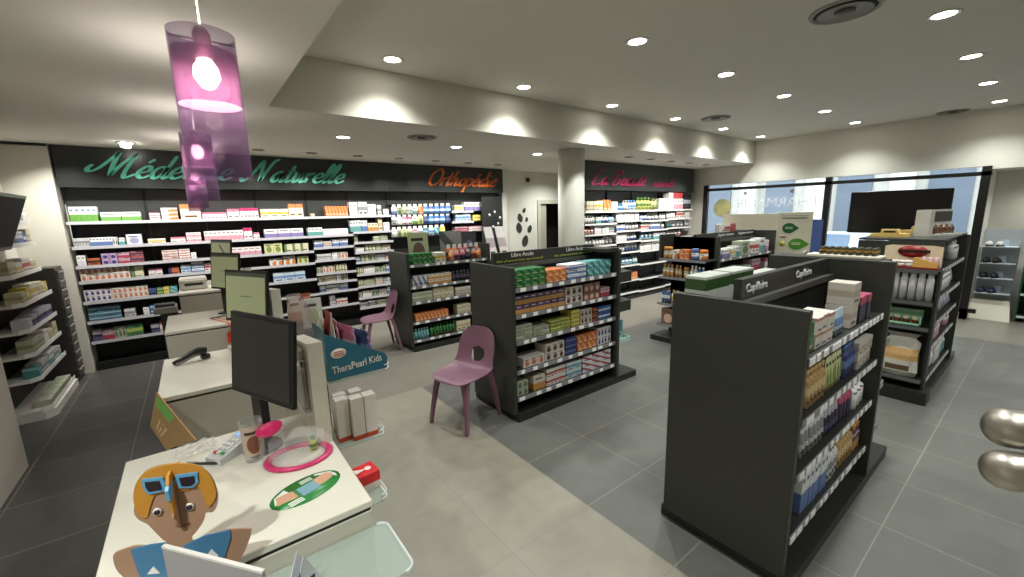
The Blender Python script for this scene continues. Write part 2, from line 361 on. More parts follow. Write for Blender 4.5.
def vent(loc, label, r=.2):
    t = thing('ceiling_vent', label, 'air vent', loc, 0, 'round ceiling air diffusers')
    MB().lathe([(r*.93, 0), (r*.93, -.012), (r*1.05, -.012), (r*1.08, 0)], 40).build('outer_ring', mat((160, 158, 148), .5), t)
    MB().lathe([(r*.55, -.004), (r*.8, -.02), (r*.82, -.016), (r*.58, 0)], 40).build('cone', mat((150, 148, 138), .5), t)
    MB().lathe([(0, -.001), (r*.92, -.001), (r*.92, 0), (0, 0)], 40).build('throat', mat((52, 52, 48), .6), t)
    MB().lathe([(0, -.018), (r*.3, -.018), (r*.32, -.002), (0, -.002)], 30).build('centre_cap', mat((86, 74, 60), .5), t)
vent((3.9, 1.12, HIGH), 'large round air vent in the ceiling near the top edge'); vent((6.62, 3.42, HIGH), 'round air vent in the high ceiling beside the beam end')
vent((9.45, 1.2, HIGH), 'flat round air vent in the ceiling at the far right', .17); vent((2.32, 4.74, LOW), 'dark round air vent in the lower ceiling under the beam', .16)

# ---------------------------------------------------------------- pendants
PUR = glass((140, 118, 152), .08, .08, 'pur'); FRO = glass((206, 172, 200), .22, .4, 'fro')
pos = ['nearest of the row of lamps over the counters', 'second lamp from the camera over the counters', 'third lamp from the camera over the counters', 'farthest lamp over the counters']
pl = None
for i, (y, w) in enumerate(((1.4, 12), (2.95, 12), (4.5, 12), (6.05, 10))):
    lab = f'purple glass cylinder pendant lamp, {pos[i]}'
    if pl is None:
        pl = thing('pendant_lamp', lab, 'pendant lamp', (.085, y, 1.962), 0, 'purple glass pendant lamps over the counters')
        g = MB(); g.lathe([(.071, 0), (.073, 0), (.073, .36), (.071, .36), (.071, 0)], 48); g.build('glass_cylinder', PUR, pl)
        g = MB(); g.lathe([(.069, .185), (.0695, .185), (.0695, .315), (.069, .315), (.069, .185)], 48); g.build('frosted_band', FRO, pl)
        MB().lathe([(0, .3), (.02, .3), (.02, .36), (.012, .375), (0, .375)], 20).build('socket', mat((205, 180, 190), .3), pl)
        MB().lathe([(0, .225), (.014, .23), (.03, .255), (.027, .28), (.014, .3), (0, .302)], 20).build('bulb', mat((255, 226, 200), .4, emit=11), pl)
        MB().tube([(0, 0, .37), (0, 0, LOW-1.95)], .0025, 6).build('cord', mat((150, 140, 120), .4), pl)
        MB().tube([(-.07, 0, .345), (.07, 0, .345)], .003, 6).build('crossbar', CHROME, pl)
        MB().lathe([(0, LOW-1.975), (.04, LOW-1.97), (.045, LOW-1.952), (0, LOW-1.952)], 20).build('ceiling_rose', CHROME, pl)
    else: dup(pl, (.085, y, 1.962), 0, lab)
    point_light((.085, y, 2.205), w*.17, col=(1, .86, .76), size=.03)
    point_light((.085, y, 2.34), 2.1, col=(1, .95, .9), size=.06, spot=165, rot=(math.pi, 0, 0))

# ---------------------------------------------------------------- products
# designs: base colour, accent, pattern, words
DZ = {
 'wbg': ((232, 234, 230), (104, 176, 64), 'low', 'white, blue and green', (36, 86, 176)),
 'wg': ((228, 232, 222), (112, 184, 76), 'low', 'white and green', None),
 'wp': ((232, 222, 220), (216, 110, 140), 'top', 'white and pink', None),
 'wp2': ((236, 226, 226), (222, 150, 168), 'low', 'white and pale pink', None),
 'wo': ((232, 226, 216), (228, 128, 50), 'corner', 'white and orange', None),
 'or': ((226, 110, 44), (246, 160, 84), 'diag', 'bright orange', (250, 220, 190)),
 'mag': ((230, 220, 222), (206, 40, 104), 'top', 'white and magenta', None),
 'wy': ((232, 228, 206), (230, 186, 60), 'mid', 'white and yellow', None),
 'ow': ((234, 216, 190), (228, 130, 62), 'top', 'orange and cream', None),
 'w': ((246, 244, 240), (222, 222, 224), 'low', 'plain white', (120, 124, 130)),
 'wgr': ((214, 214, 212), (140, 144, 150), 'mid', 'white and grey', None),
 'wb': ((226, 230, 236), (92, 124, 190), 'low', 'white and blue', None),
 'wbk': ((232, 232, 230), (32, 34, 38), 'spot', 'white and black', None),
 'wv': ((230, 230, 232), (136, 120, 190), 'low', 'white and violet', (70, 84, 40)),
 'lav': ((216, 216, 230), (150, 156, 196), 'spot', 'pale lavender', None),
 'ob': ((196, 92, 48), (60, 32, 28), 'mid', 'orange and brown', None),
 'pu': ((170, 140, 190), (60, 50, 120), 'spot', 'purple', (220, 200, 220)),
 'rp': ((206, 170, 186), (190, 50, 80), 'low', 'red and pink', None),
 'rn': ((190, 90, 96), (44, 48, 96), 'mid', 'red and navy', None),
 'wr': ((232, 226, 220), (208, 70, 60), 'mid', 'white and red', None),
 'wos': ((226, 218, 206), (222, 112, 70), 'spot', 'cream with orange spot', None),
 'cg': ((218, 212, 176), (110, 140, 80), 'left', 'cream and green', None),
 'on': ((206, 100, 54), (60, 50, 110), 'left', 'orange and navy', None),
 'lb': ((196, 216, 232), (96, 146, 206), 'mid', 'light blue', None),
 'wvs': ((226, 222, 222), (60, 44, 140), 'spot', 'white with violet spot', None),
 'nv': ((44, 56, 120), (90, 120, 180), 'mid', 'navy blue', None),
 'gn': ((70, 150, 90), (180, 200, 80), 'mid', 'green', None),
 'ye': ((224, 200, 60), (240, 226, 130), 'mid', 'yellow', None),
 'te': ((60, 150, 160), (150, 210, 210), 'diag', 'teal', None),
 'tb': ((60, 120, 150), (150, 196, 214), 'mid', 'teal blue', None),
 'bl': ((50, 120, 190), (170, 210, 236), 'mid', 'sky blue', None),
 'gp': ((176, 170, 186), (90, 80, 140), 'two', 'grey and purple', None),
 'gw': ((180, 188, 160), (90, 116, 70), 'spot', 'green and cream', None),
 'yg': ((216, 220, 150), (128, 150, 60), 'spot', 'yellow green', None),
 'dg': ((30, 112, 50), (56, 160, 74), 'diag', 'dark green', (220, 190, 120)),
 'pg': ((92, 60, 110), (216, 150, 66), 'low', 'purple and gold', (230, 214, 180)),
 'wbr': ((222, 208, 196), (96, 56, 46), 'spot', 'white with brown spot', None),
 'br': ((150, 96, 76), (226, 180, 156), 'spot', 'brown', None),
 'gg': ((196, 200, 176), (150, 164, 110), 'mid', 'grey green', None),
 'ygn': ((206, 210, 92), (90, 130, 50), 'mid', 'lime yellow', None),
 'bw': ((48, 96, 180), (220, 228, 240), 'mid', 'blue and white', None),
 'co': ((222, 214, 190), (220, 150, 60), 'low', 'cream and orange', None),
 'lbw': ((206, 222, 230), (70, 150, 190), 'mid', 'pale blue', None),
 'wbre': ((226, 226, 226), (196, 60, 60), 'diag', 'white, blue and red', (60, 90, 160)),
 'cr': ((222, 212, 178), (196, 178, 130), 'mid', 'cream', None),
 'dk': ((40, 34, 44), (90, 80, 100), 'mid', 'dark', None),
 'gyb': ((206, 206, 196), (70, 92, 150), 'diag', 'grey with blue stripe', None),
 'oy': ((196, 148, 78), (222, 190, 130), 'mid', 'amber', None),
 'cor': ((222, 214, 204), (206, 130, 104), 'band', 'cream with coral top', None),
 'cre': ((214, 204, 190), (190, 170, 150), 'mid', 'beige patterned', None),
 'pkn': ((54, 44, 80), (196, 70, 100), 'top', 'navy and pink', None),
 'mint': ((150, 206, 170), (196, 226, 206), 'top', 'mint green', None),
 'wgn': ((200, 204, 194), (52, 92, 30), 'band', 'white with green top', (120, 130, 120)),
 'red': ((200, 44, 44), (232, 226, 220), 'left', 'red and white', None),
 'bk': ((30, 32, 40), (170, 180, 196), 'mid', 'black and grey', None),
 'bgc': ((216, 208, 190), (206, 184, 150), 'diag', 'cream and beige', None),
 'bgc2': ((214, 206, 192), (222, 168, 96), 'mid', 'clear and orange', None),
 'wpl': ((244, 243, 240), (238, 238, 238), 'low', 'glossy white', (236, 236, 236)),
 'wt': ((226, 230, 228), (90, 170, 170), 'low', 'white and teal', None),
}
PAL = {'med': ['w', 'wp2', 'wgr', 'wb', 'wr', 'wo', 'wg', 'wv', 'wy', 'lav', 'cr', 'wp', 'gp', 'wt'],
       'bio': ['cr', 'gg', 'wgr', 'w', 'cg', 'wos', 'gw', 'cre', 'wb', 'wr'],
       'derm': ['w', 'w', 'w', 'wgr', 'wb', 'w', 'wt', 'lbw', 'wr'],
       'pink': ['w', 'wp2', 'w', 'wp', 'wt', 'wp2', 'lav']}
def dmat(k):
    b, a, p, _, t = DZ[k]; return printed(b, a, p, t)
_pm = {}
def product_mesh(kind, w, d, h, k):
    """returns [(mesh, part name or None)] with the origin at the middle of the base; front faces -y"""
    w, d, h = (max(round(v, 3), .008) for v in (w, d, h)); key = (kind, w, d, h, k)
    if key in _pm: return _pm[key]
    m = dmat(k); b, a = DZ[k][0], DZ[k][1]; am = mat(a, .4); bm = mat(b, .35); out = []
    if kind == 'box':
        q = MB(); q.cbox(-w/2, w/2, 0, d, 0, h, min(.0012, w/9)); q.box(-w*.46, w*.46, d*.04, d*.1, h, h+.0006)
        out = [(q.mesh('carton', m), None)]
    elif kind == 'bottle':
        r = min(w, d)/2; q = MB(); sh = h*.72
        q.lathe([(0, 0), (r*.92, 0), (r, h*.02), (r, sh*.93), (r*.8, sh), (r*.42, sh*1.06), (r*.4, h*.82)], 14, (0, d/2), 0)
        c = MB(); c.lathe([(r*.5, h*.8), (r*.52, h*.99), (r*.45, h), (0, h)], 14, (0, d/2), 0)
        out = [(q.mesh('bottle_body', m), None), (c.mesh('cap', am if k not in ('w',) else bm), 'cap')]
    elif kind == 'aerosol':
        r = min(w, d)/2; q = MB(); q.lathe([(0, 0), (r, 0), (r, h*.74), (r*.9, h*.8), (r*.55, h*.82)], 16, (0, d/2))
        c = MB(); c.lathe([(r*.8, h*.79), (r*.8, h*.93), (r*.62, h), (0, h)], 16, (0, d/2))
        out = [(q.mesh('can', m), None), (c.mesh('cap', bm), 'cap')]
    elif kind == 'pump':
        r = min(w, d)/2; q = MB(); q.lathe([(0, 0), (r, 0), (r, h*.62), (r*.85, h*.7), (r*.35, h*.74), (r*.33, h*.8)], 14, (0, d/2))
        c = MB(); c.lathe([(r*.36, h*.78), (r*.36, h*.86), (r*.12, h*.87), (r*.12, h*.95)], 10, (0, d/2)); c.box(-r*.22, r*.22, d/2-r*.8, d/2+r*.25, h*.94, h)
        out = [(q.mesh('bottle_body', m), None), (c.mesh('pump_head', bm), 'pump_head')]
    elif kind == 'tube':
        q = MB(); n = 12; vs = []
        for zz, rx, ry in ((0, .34, .3), (.16*h, .36, .34), (.2*h, .48, .42), (.6*h, .49, .26), (h*.95, .5, .04), (h, .5, .03)):
            for i in range(n):
                t = 2*math.pi*i/n; vs.append((math.cos(t)*rx*w, d/2+math.sin(t)*ry*d, zz))
        q.add(vs, [(j*n+i, j*n+(i+1) % n, (j+1)*n+(i+1) % n, (j+1)*n+i) for j in range(5) for i in range(n)]+[tuple(range(n-1, -1, -1)), tuple(5*n+i for i in range(n))], 0, True)
        out = [(q.mesh('tube', m), None)]
    elif kind == 'jar':
        r = min(w, d)/2; q = MB(); q.lathe([(0, 0), (r*.9, 0), (r, h*.1), (r, h*.62), (r*.86, h*.7)], 16, (0, d/2))
        c = MB(); c.lathe([(r*.98, h*.66), (r*.98, h*.97), (r*.9, h), (0, h)], 16, (0, d/2))
        out = [(q.mesh('jar_body', m), None), (c.mesh('lid', am), 'lid')]
    elif kind == 'pack':   # hanging pouch under a header card
        q = MB(); n = 8; vs = []
        for zz, rx, ry in ((0, .42, .1), (.1*h, .5, .35), (.45*h, .5, .5), (.72*h, .46, .3), (.78*h, .44, .08)):
            for i in range(n):
                t = 2*math.pi*i/n; vs.append((math.copysign(abs(math.cos(t))**.6, math.cos(t))*rx*w, d/2+math.sin(t)*ry*d, zz))
        q.add(vs, [(j*n+i, j*n+(i+1) % n, (j+1)*n+(i+1) % n, (j+1)*n+i) for j in range(4) for i in range(n)]+[tuple(range(n-1, -1, -1)), tuple(4*n+i for i in range(n))], 0, True)
        c = MB(); c.box(-w*.3, w*.3, d*.42, d*.56, .76*h, h)
        out = [(q.mesh('pouch', m), None), (c.mesh('header_card', mat((228, 226, 220), .5)), 'header_card')]
    elif kind == 'bag':
        q = MB(); n = 12; vs = []
        rr = random.Random(hash(k) % 97)
        for zz, rx, ry in ((0, .42, .3), (.12, .5, .5), (.5, .48, .5), (.8, .44, .25), (.9, .3, .1), (1, .46, .05)):
            for i in range(n):
                t = 2*math.pi*i/n; j = 1+rr.uniform(-.13, .13); vs.append((math.cos(t)*rx*w*j, d/2+math.sin(t)*ry*d*j, zz*h))
        q.add(vs, [(j*n+i, j*n+(i+1) % n, (j+1)*n+(i+1) % n, (j+1)*n+i) for j in range(5) for i in range(n)]+[tuple(range(n-1, -1, -1)), tuple(5*n+i for i in range(n))], 0, False)
        out = [(q.mesh('bag', printed(b, a, DZ[k][2], None, .15)), None)]
    _pm[key] = out; return out
NOUN = {'box': ('box', 'boxes'), 'bottle': ('bottle', 'bottles'), 'aerosol': ('spray can', 'spray cans'), 'pump': ('pump bottle', 'pump bottles'),
        'tube': ('tube', 'tubes'), 'jar': ('jar', 'jars'), 'pack': ('hanging pack', 'hanging packs'), 'bag': ('plastic bag', 'plastic bags')}
n_prod = [0]
def product(kind, w, d, h, k, loc, rz, label, group, name, parts=True):
    ms = product_mesh(kind, w, d, h, k); n_prod[0] += 1
    o = tag(link(name, ms[0][0], None, loc, rz), label, NOUN[kind][0].split()[-1], group)
    if parts:
        for me, pn in ms[1:]: link(pn, me, o)
    elif len(ms) > 1:      # far ones: cap in the same small mesh as a second piece of the same bottle
        for me, pn in ms[1:]: link(pn, me, o)
    return o
_seen = {}
def label_for(desc, noun, where, prev):
    base = f'{desc} {noun} on {where}'
    if base not in _seen: _seen[base] = 1; return base
    _seen[base] += 1
    alts = [f'{desc} {noun} next to {prev} ones, {where}'] if prev and prev != desc else []
    alts += [f'{s} {desc} {noun}, {where}' for s in ('further right', 'farther along', 'rightmost')]
    for a in alts:
        if a not in _seen and len(a.replace('-', ' ').split()) <= 16: _seen[a] = 1; return a
    return base
def row(face, z, where, runs, dep=.12, noun=None, rz=0, x0=None, x1=None, back=0, name='medicine_box'):
    """runs: (px0, px1, height px, columns, rows high, design, kind). face: y of the shelf front. The pixel columns only give widths along the shelf."""
    prev = None
    for r in runs:
        p0, p1, hp, nc, nr, k = r[:6]; kind = r[6] if len(r) > 6 else 'box'
        a = xat(p0, face+.02, z); b = xat(p1, face+.02, z)
        if x0 is not None: a = max(a, x0)
        if x1 is not None: b = min(b, x1)
        if b-a < .012: continue
        h = hp*depth((a, face, z))/FPX*1.0; w = (b-a)/nc; hh = h/nr
        dd = dep if kind == 'box' else min(dep, w)
        lab = label_for(DZ[k][3], NOUN[kind][0], where, prev); prev = DZ[k][3]
        grp = f'{DZ[k][3]} {NOUN[kind][1]}, {where}'
        nm = {'box': name, 'bottle': 'bottle', 'aerosol': 'spray_can', 'pump': 'pump_bottle', 'tube': 'cream_tube', 'jar': 'jar', 'pack': 'hanging_pack', 'bag': 'plastic_bag'}[kind]
        for j in range(nr):
            for i in range(nc):
                jit = random.uniform(0, .008)
                product(kind, w*.965, dd, hh-.0015, k, (a+w*(i+.5), face+.022+jit+back, z+.001+j*hh), 0, lab, grp, nm)
def fill(face, z, where, p0, p1, hmin, hmax, pal, wpx=(3, 6), dep=.1, name='medicine_box', kinds=('box',), gap=.12, **kw):
    p = p0; runs = []
    while p < p1-wpx[0]:
        w = random.uniform(*wpx); n = random.randint(2, 4); e = min(p+w*n, p1)
        if random.random() > gap: runs.append((p, e-.3, random.uniform(hmin, hmax), max(1, round((e-p)/w)), 1, random.choice(PAL[pal]), random.choice(kinds)))
        p = e+.4
    row(face, z, where, runs, dep, name=name, **kw)

def rail(parent, x0, x1, y, z, ntag=0, h=.034, m=RAIL):
    o = MB().box(x0, x1, y-.006, y, z-h, z+.004).build('price_rail', m, parent)
    return o
def shelf(parent, x0, x1, y0, y1, z, tags=0, m=DARK2, rh=.034, railm=RAIL):
    """a shelf board with its price rail along the front (y0) and paper price tags on the rail"""
    s = MB().box(x0, x1, y0, y1, z-.022, z).build('shelf', m, parent)
    rail(s, x0, x1, y0, z, h=rh, m=railm)
    for i in range(tags):
        x = x0+(x1-x0)*(i+.5+random.uniform(-.25, .25))/tags; tw = random.uniform(.02, .035)
        MB().box(x-tw, x+tw, y0-.009, y0-.006, z-rh+.003, z+.002).build('price_tag', TAG, s)
    return s

# ---------------------------------------------------------------- long back shelving
YB = 7.24
LV = [1.877, 1.575, 1.34, 1.15, .89, .64, .38]
seam = [-1.17, -.435, .195, .824, 1.53, 2.17, 2.86, 4.08, 5.34]
bayname = ['leftmost bay of the long back shelving, behind the counters', 'second bay from the left of the long back shelving', 'back shelving bay below the teal letter N',
           'back shelving bay below the end of the teal lettering', 'densely stocked back shelving bay behind the farther purple chair', 'narrow shelved bay just left of the hanging packs', 'bay of hanging packs under the orange lettering', 'last back shelving bay beside the white wall']
def bay(i):
    x0, x1 = seam[i], seam[i+1]
    t = thing('shelving_unit', 'black '+bayname[i], 'shelving', (x0, YB, 0), 0, 'bays of the long back shelving')
    W_ = x1-x0
    MB().box(.002, W_-.002, .22, .25, 0, 2.28).build('back_panel', mat((14, 14, 14), .55), t)
    MB().box(.004, W_-.004, .2, .219, 1.89, 2.275).build('upper_panel', mat((58, 61, 60), .35), t)
    MB().box(.002, W_-.002, .0, .22, 0, .1).build('plinth', mat((16, 16, 16), .5), t)
    for x in (.001, W_-.013): MB().box(x, x+.012, .19, .22, .1, 2.28).build('upright', mat((18, 18, 18), .5), t)
    return t, W_
for i in range(8):
    t, W_ = bay(i)
    if i < 4: lv = LV
    elif i == 4: lv = LV[:2]+[at(311, p, y=YB).z for p in (248, 261, 274.5, 284, 294, 309)]
    elif i == 5: lv = LV[:1]+[at(354, p, y=YB).z for p in (232, 242.5, 252.5, 262.5, 275, 287.5, 299, 309)]
    elif i == 6: lv = [.6, .25]
    else: lv = [at(460, p, y=YB).z for p in (211, 221.5, 232)]
    x1 = W_-.001 if i < 7 else .5
    for z in lv: shelf(t, .001, x1, .0, .188, z, 0, mat((20, 20, 20), .5), railm=mat((186, 186, 192), .35))
    if i == 4: L4 = lv
    if i == 5: L5 = lv
    if i == 6:
        for z in (2.05, 1.84, 1.64): MB().box(.02, W_-.02, .17, .185, z-.012, z+.012).build('hook_rail', mat((60, 60, 62), .4, metal=1), t)
    if i == 7: L7 = lv
T = 'long back shelves'
row(YB, LV[0], 'top shelf at left of '+T, [(70.5, 99, 15, 5, 1, 'wbg'), (101, 142, 9, 2, 1, 'wg'), (150, 161, 7.5, 1, 3, 'wp'), (162, 179, 12, 1, 3, 'wo'), (181, 202, 15, 1, 1, 'ow')], x0=-1.15)
row(YB, LV[0], 'top shelf of '+T, [(203, 227, 6.5, 6, 1, 'wp'), (228, 240, 9.5, 2, 1, 'wp'), (240.5, 259, 10, 5, 1, 'mag'), (261, 289, 8.5, 3, 1, 'wy'), (289.5, 304, 13, 2, 1, 'ow'), (311, 315, 3, 1, 1, 'cr'),
    (326, 348.5, 10, 7, 1, 'or'), (350, 358, 13.5, 2, 1, 'w'), (359, 368, 13.5, 2, 1, 'wgr'), (368.5, 376.5, 11, 2, 1, 'w'), (378, 382, 10, 1, 1, 'wgr'), (384, 389, 6, 2, 1, 'w')])
row(YB, LV[1], 'second shelf of '+T, [(71.5, 90, 8.5, 6, 1, 'wgr'), (90.5, 113, 8.5, 7, 1, 'wb'), (113.5, 118, 8, 2, 1, 'wbk'), (119.5, 125.5, 7, 2, 1, 'wt'), (127, 143, 10, 1, 1, 'lav'), (148, 166, 4.5, 1, 1, 'wy'), (171, 186, 5, 2, 1, 'wp'), (187, 202, 9, 2, 2, 'wp2'),
    (205, 244, 9.5, 9, 1, 'wp2'), (244.5, 253, 11, 2, 1, 'mag'), (254, 260, 6, 2, 1, 'wp'), (265, 304, 8.5, 3, 1, 'wv'), (308.5, 323, 8, 4, 1, 'wt'), (323.5, 348.5, 6, 8, 1, 'w')], x0=-1.15)
row(YB, LV[2], 'third shelf of '+T, [(73, 87, 10.5, 2, 1, 'w'), (88, 101, 7, 1, 1, 'ob'), (102.5, 118.5, 11, 2, 2, 'pu'), (119, 131, 11, 2, 2, 'rp'), (131.5, 144.5, 11.5, 2, 2, 'rn'), (163, 179, 10, 2, 4, 'wr'), (179.5, 191, 10, 1, 4, 'wr'), (191.5, 197, 6, 1, 2, 'w'),
    (232, 262, 8, 5, 1, 'wp2'), (265, 283, 10, 2, 1, 'yg'), (285, 309, 8, 3, 1, 'cg')], x0=-1.15, x1=1.5)
row(YB, LV[3], 'fourth shelf of '+T, [(76, 131, 13, 8, 2, 'wos'), (132, 144.5, 11.5, 1, 2, 'cg'), (149, 163, 7, 2, 1, 'wp'), (169, 180, 7, 1, 1, 'on'), (181.5, 191.5, 8, 2, 1, 'lb'), (192, 205, 10, 1, 3, 'wb'), (205.5, 214, 8, 2, 1, 'wr'), (270, 283, 7, 2, 1, 'wo'), (284, 296, 8, 2, 1, 'wo'), (298, 309, 7, 2, 1, 'yg')], x0=-1.15, x1=1.5)
row(YB, LV[4], 'fifth shelf of '+T, [(77.5, 113, 11.5, 5, 2, 'wvs'), (113.5, 149, 11, 7, 2, 'wos'), (149.5, 157, 7, 1, 3, 'nv'), (157.5, 163.5, 7, 1, 2, 'gn'), (164, 170, 7, 1, 2, 'ye'), (170.5, 178, 7, 1, 2, 'te'), (180, 214, 9, 4, 1, 'wgr'), (274, 306, 9, 3, 1, 'lb')], x0=-1.15, x1=1.5)
row(YB, LV[5], 'sixth shelf of '+T, [(79, 122, 14, 7, 3, 'tb'), (125, 136.5, 8, 2, 1, 'wgr'), (144, 150, 7, 1, 1, 'w'), (151, 160, 9, 2, 2, 'bl'), (161, 175, 6, 2, 1, 'lbw')], x0=-1.15, x1=1.5)
row(YB, LV[6], 'seventh shelf of '+T, [(83, 103, 11, 4, 1, 'gp'), (103.5, 115, 10, 3, 1, 'rp'), (115.5, 127, 11, 3, 1, 'gw'), (127.5, 144, 11.5, 4, 1, 'gn'), (152, 160, 8, 2, 1, 'gp'), (160.5, 166, 10, 2, 1, 'wp')], x0=-1.15, x1=1.5)
for k, z in enumerate(L4[2:]): fill(YB, z, f'{ordn[k+2]} shelf of bay left of purple chair', 310.5+k*.6, 348.5, 5.5, 7.5 if k < 5 else 10, 'bio', (2.6, 3.8), gap=.04, name='supplement_box', x0=1.55, x1=2.15)
row(YB, L5[1], 'second shelf left of the hanging packs', [(351, 361.5, 11.5, 4, 1, 'wt'), (362, 368, 11, 2, 1, 'wb'), (368.5, 378.5, 8, 3, 1, 'co'), (379, 383, 12, 1, 1, 'cr'), (384, 390, 8, 2, 1, 'w')])
for k, z in enumerate(L5[2:]): fill(YB, z, f'{ordn[k+2]} shelf left of the hanging packs', 353+k*.4, 391, 4.8, 7, 'bio', (2.7, 4.2), gap=.04, name='supplement_box', x0=2.19, x1=2.84)
T = 'hooks under the orange lettering'
for k, (zp, ds) in enumerate(((214.5, ['wb', 'gw', 'gg', 'wgr', 'wt', 'or']), (224.5, ['wgr', 'w', 'wp', 'mag', 'wg', 'yg']), (236.5, ['w', 'gw', 'yg', 'gg', 'rp', 'wgr']))):
    z = at(420, zp, y=YB).z; runs = []; wn = f'the {ordn[k]} row of {T}'
    for j, dsg in enumerate(ds): runs.append((393+j*5.3, 397.9+j*5.3, 10.5, 1, 1, dsg, 'pack'))
    for j, dsg in enumerate((['bl', 'bw', 'bl', 'bw', 'bl'], ['nv', 'bl', 'bw', 'bl', 'nv'], ['tb', 'lb', 'te', 'ye'])[k]): runs.append((424.6+j*5.6, 429.6+j*5.6, 10.5, 1, 1, dsg, 'pack'))
    for r in runs:
        a = xat(r[0], YB+.05, z); b = xat(r[1], YB+.05, z); h = r[2]*depth((a, YB, z))/FPX
        lab = label_for(DZ[r[5]][3], 'hanging pack', wn, None)
        o = product('pack', (b-a)*1.12, .05, h, r[5], ((a+b)/2, YB+.08, z), 0, lab, f'{DZ[r[5]][3]} packs on hooks', 'hanging_pack')
        MB().tube([(0, .02, h*.93), (0, .085, h*.93)], .003, 6).build('hook_hole_loop', CHROME, o)
row(YB, L7[0], 'the top short shelf beside the hanging packs', [(455, 464, 6, 3, 1, 'wy'), (465, 482, 8.5, 4, 1, 'wv')])
row(YB, L7[1], 'the second short shelf beside the hanging packs', [(456, 471, 7.5, 4, 1, 'lb'), (473, 481, 6, 1, 2, 'ye')])
row(YB, L7[2], 'the third short shelf beside the hanging packs', [(455, 468, 5, 1, 2, 'rp'), (469, 484, 5, 1, 2, 'wp')])
fk = thing('accessory_stand', 'dark rack with small clear hanging accessories beside the white wall', 'stand', (4.75, 6.98, 0))
MB().box(0, .5, .2, .22, 0, 2.2).build('panel', mat((36, 38, 38), .4), fk)
for q in range(7):
    o = MB().lathe([(0, 0), (.018, .01), (.02, .04), (.008, .06), (0, .06)], 10).build('accessory', mat((205, 212, 214), .2), fk, (.08+.13*(q % 4)+.05*(q//4), .12, 1.5+.24*(q//4)+.06*(q % 3)))
    MB().tube([(0, 0, .055), (0, .065, .055)], .003, 6).build('hook', CHROME, o)
# fascia boards with lettering
GLY = {'a': (1.05, [[(.75, .85), (.45, 1), (.1, .6), (.1, .15), (.35, 0), (.7, .5), (.8, .95)], [(.8, .95), (.7, .3), (.85, 0), (1.1, .25)]]),
 'c': (.8, [[(.75, .8), (.5, 1), (.1, .6), (.1, .2), (.4, 0), (.85, .3)]]),
 'd': (1.05, [[(.75, .85), (.45, 1), (.1, .6), (.1, .15), (.35, 0), (.7, .5), (.8, .95)], [(1.05, 2.0), (.9, 1.2), (.72, .3), (.85, 0), (1.1, .25)]]),
 'e': (.8, [[(.1, .4), (.6, .6), (.65, .9), (.4, 1), (.1, .6), (.1, .2), (.4, 0), (.85, .3)]]),
 'i': (.5, [[(.15, .95), (.08, .25), (.22, 0), (.5, .25)], [(.28, 1.38), (.34, 1.5)]]),
 'n': (.95, [[(.12, 1), (.1, .6), (.03, 0)], [(.06, .4), (.4, .97), (.62, .85), (.55, .2), (.7, 0), (.98, .25)]]),
 'o': (.85, [[(.5, 1), (.12, .65), (.1, .2), (.4, 0), (.75, .4), (.72, .85), (.48, 1), (.9, .8)]]),
 'p': (.9, [[(.2, 1), (.1, .2), (-.05, -.85)], [(.1, .5), (.45, 1), (.78, .7), (.65, .15), (.35, 0), (.1, .25)]]),
 'r': (.65, [[(.12, 1), (.1, .6), (.05, 0)], [(.08, .5), (.38, .95), (.62, .88)]]),
 't': (.55, [[(.4, 1.7), (.15, .5), (.2, 0), (.55, .25)], [(0, 1.1), (.6, 1.18)]]),
 'u': (1.0, [[(.15, 1), (.05, .3), (.22, 0), (.55, .4), (.72, 1)], [(.72, 1), (.65, .25), (.78, 0), (1.05, .25)]]),
 'l': (.5, [[(.08, .3), (.5, 1.5), (.45, 2), (.25, 1.6), (.08, .4), (.2, 0), (.52, .25)]]),
 'h': (.95, [[(.4, 1.95), (.2, 1.1), (.03, 0)], [(.06, .4), (.4, .97), (.62, .85), (.55, .2), (.7, 0), (.98, .25)]]),
 'M': (2.15, [[(-.35, 1.0), (-.55, .65), (-.3, .45), (.15, .9), (.75, 2.1)], [(.75, 2.1), (.7, 1.0), (.78, .1)], [(.78, .1), (1.2, 1.2), (1.75, 2.05)], [(1.75, 2.05), (1.5, .6), (1.6, .0), (2.1, .3)]]),
 'N': (1.75, [[(-.45, .35), (-.25, 0), (.2, .6), (.7, 2.1)], [(.7, 2.1), (.85, 1), (1.0, 0)], [(1.0, 0), (1.3, 1.3), (1.6, 2.15), (1.85, 2.1)]]),
 'O': (1.45, [[(.95, 2.05), (.3, 1.6), (.1, .6), (.5, 0), (1.2, .4), (1.4, 1.4), (1.0, 2.05), (.6, 1.9)]]),
 'L': (1.3, [[(.9, 1.7), (.75, 2.1), (.45, 1.5), (.1, .1), (.6, .05), (1.2, .15)]]),
 'B': (1.3, [[(.45, 2), (.3, 1), (.1, 0)], [(.1, 1.7), (.8, 2.1), (1, 1.6), (.45, 1.1), (1, .75), (.8, .1), (.1, 0)]]), ' ': (.6, [])}
def spline(ps, n=7):
    ps = [Vector(p) for p in ps]; out = []
    for i in range(len(ps)-1):
        a = ps[max(i-1, 0)]; b = ps[i]; c = ps[i+1]; d = ps[min(i+2, len(ps)-1)]
        for k in range(n):
            t = k/n; out.append(.5*((2*b)+(c-a)*t+(2*a-5*b+4*c-d)*t*t+(3*b-a-3*c+d)*t**3))
    return out+[ps[-1]]
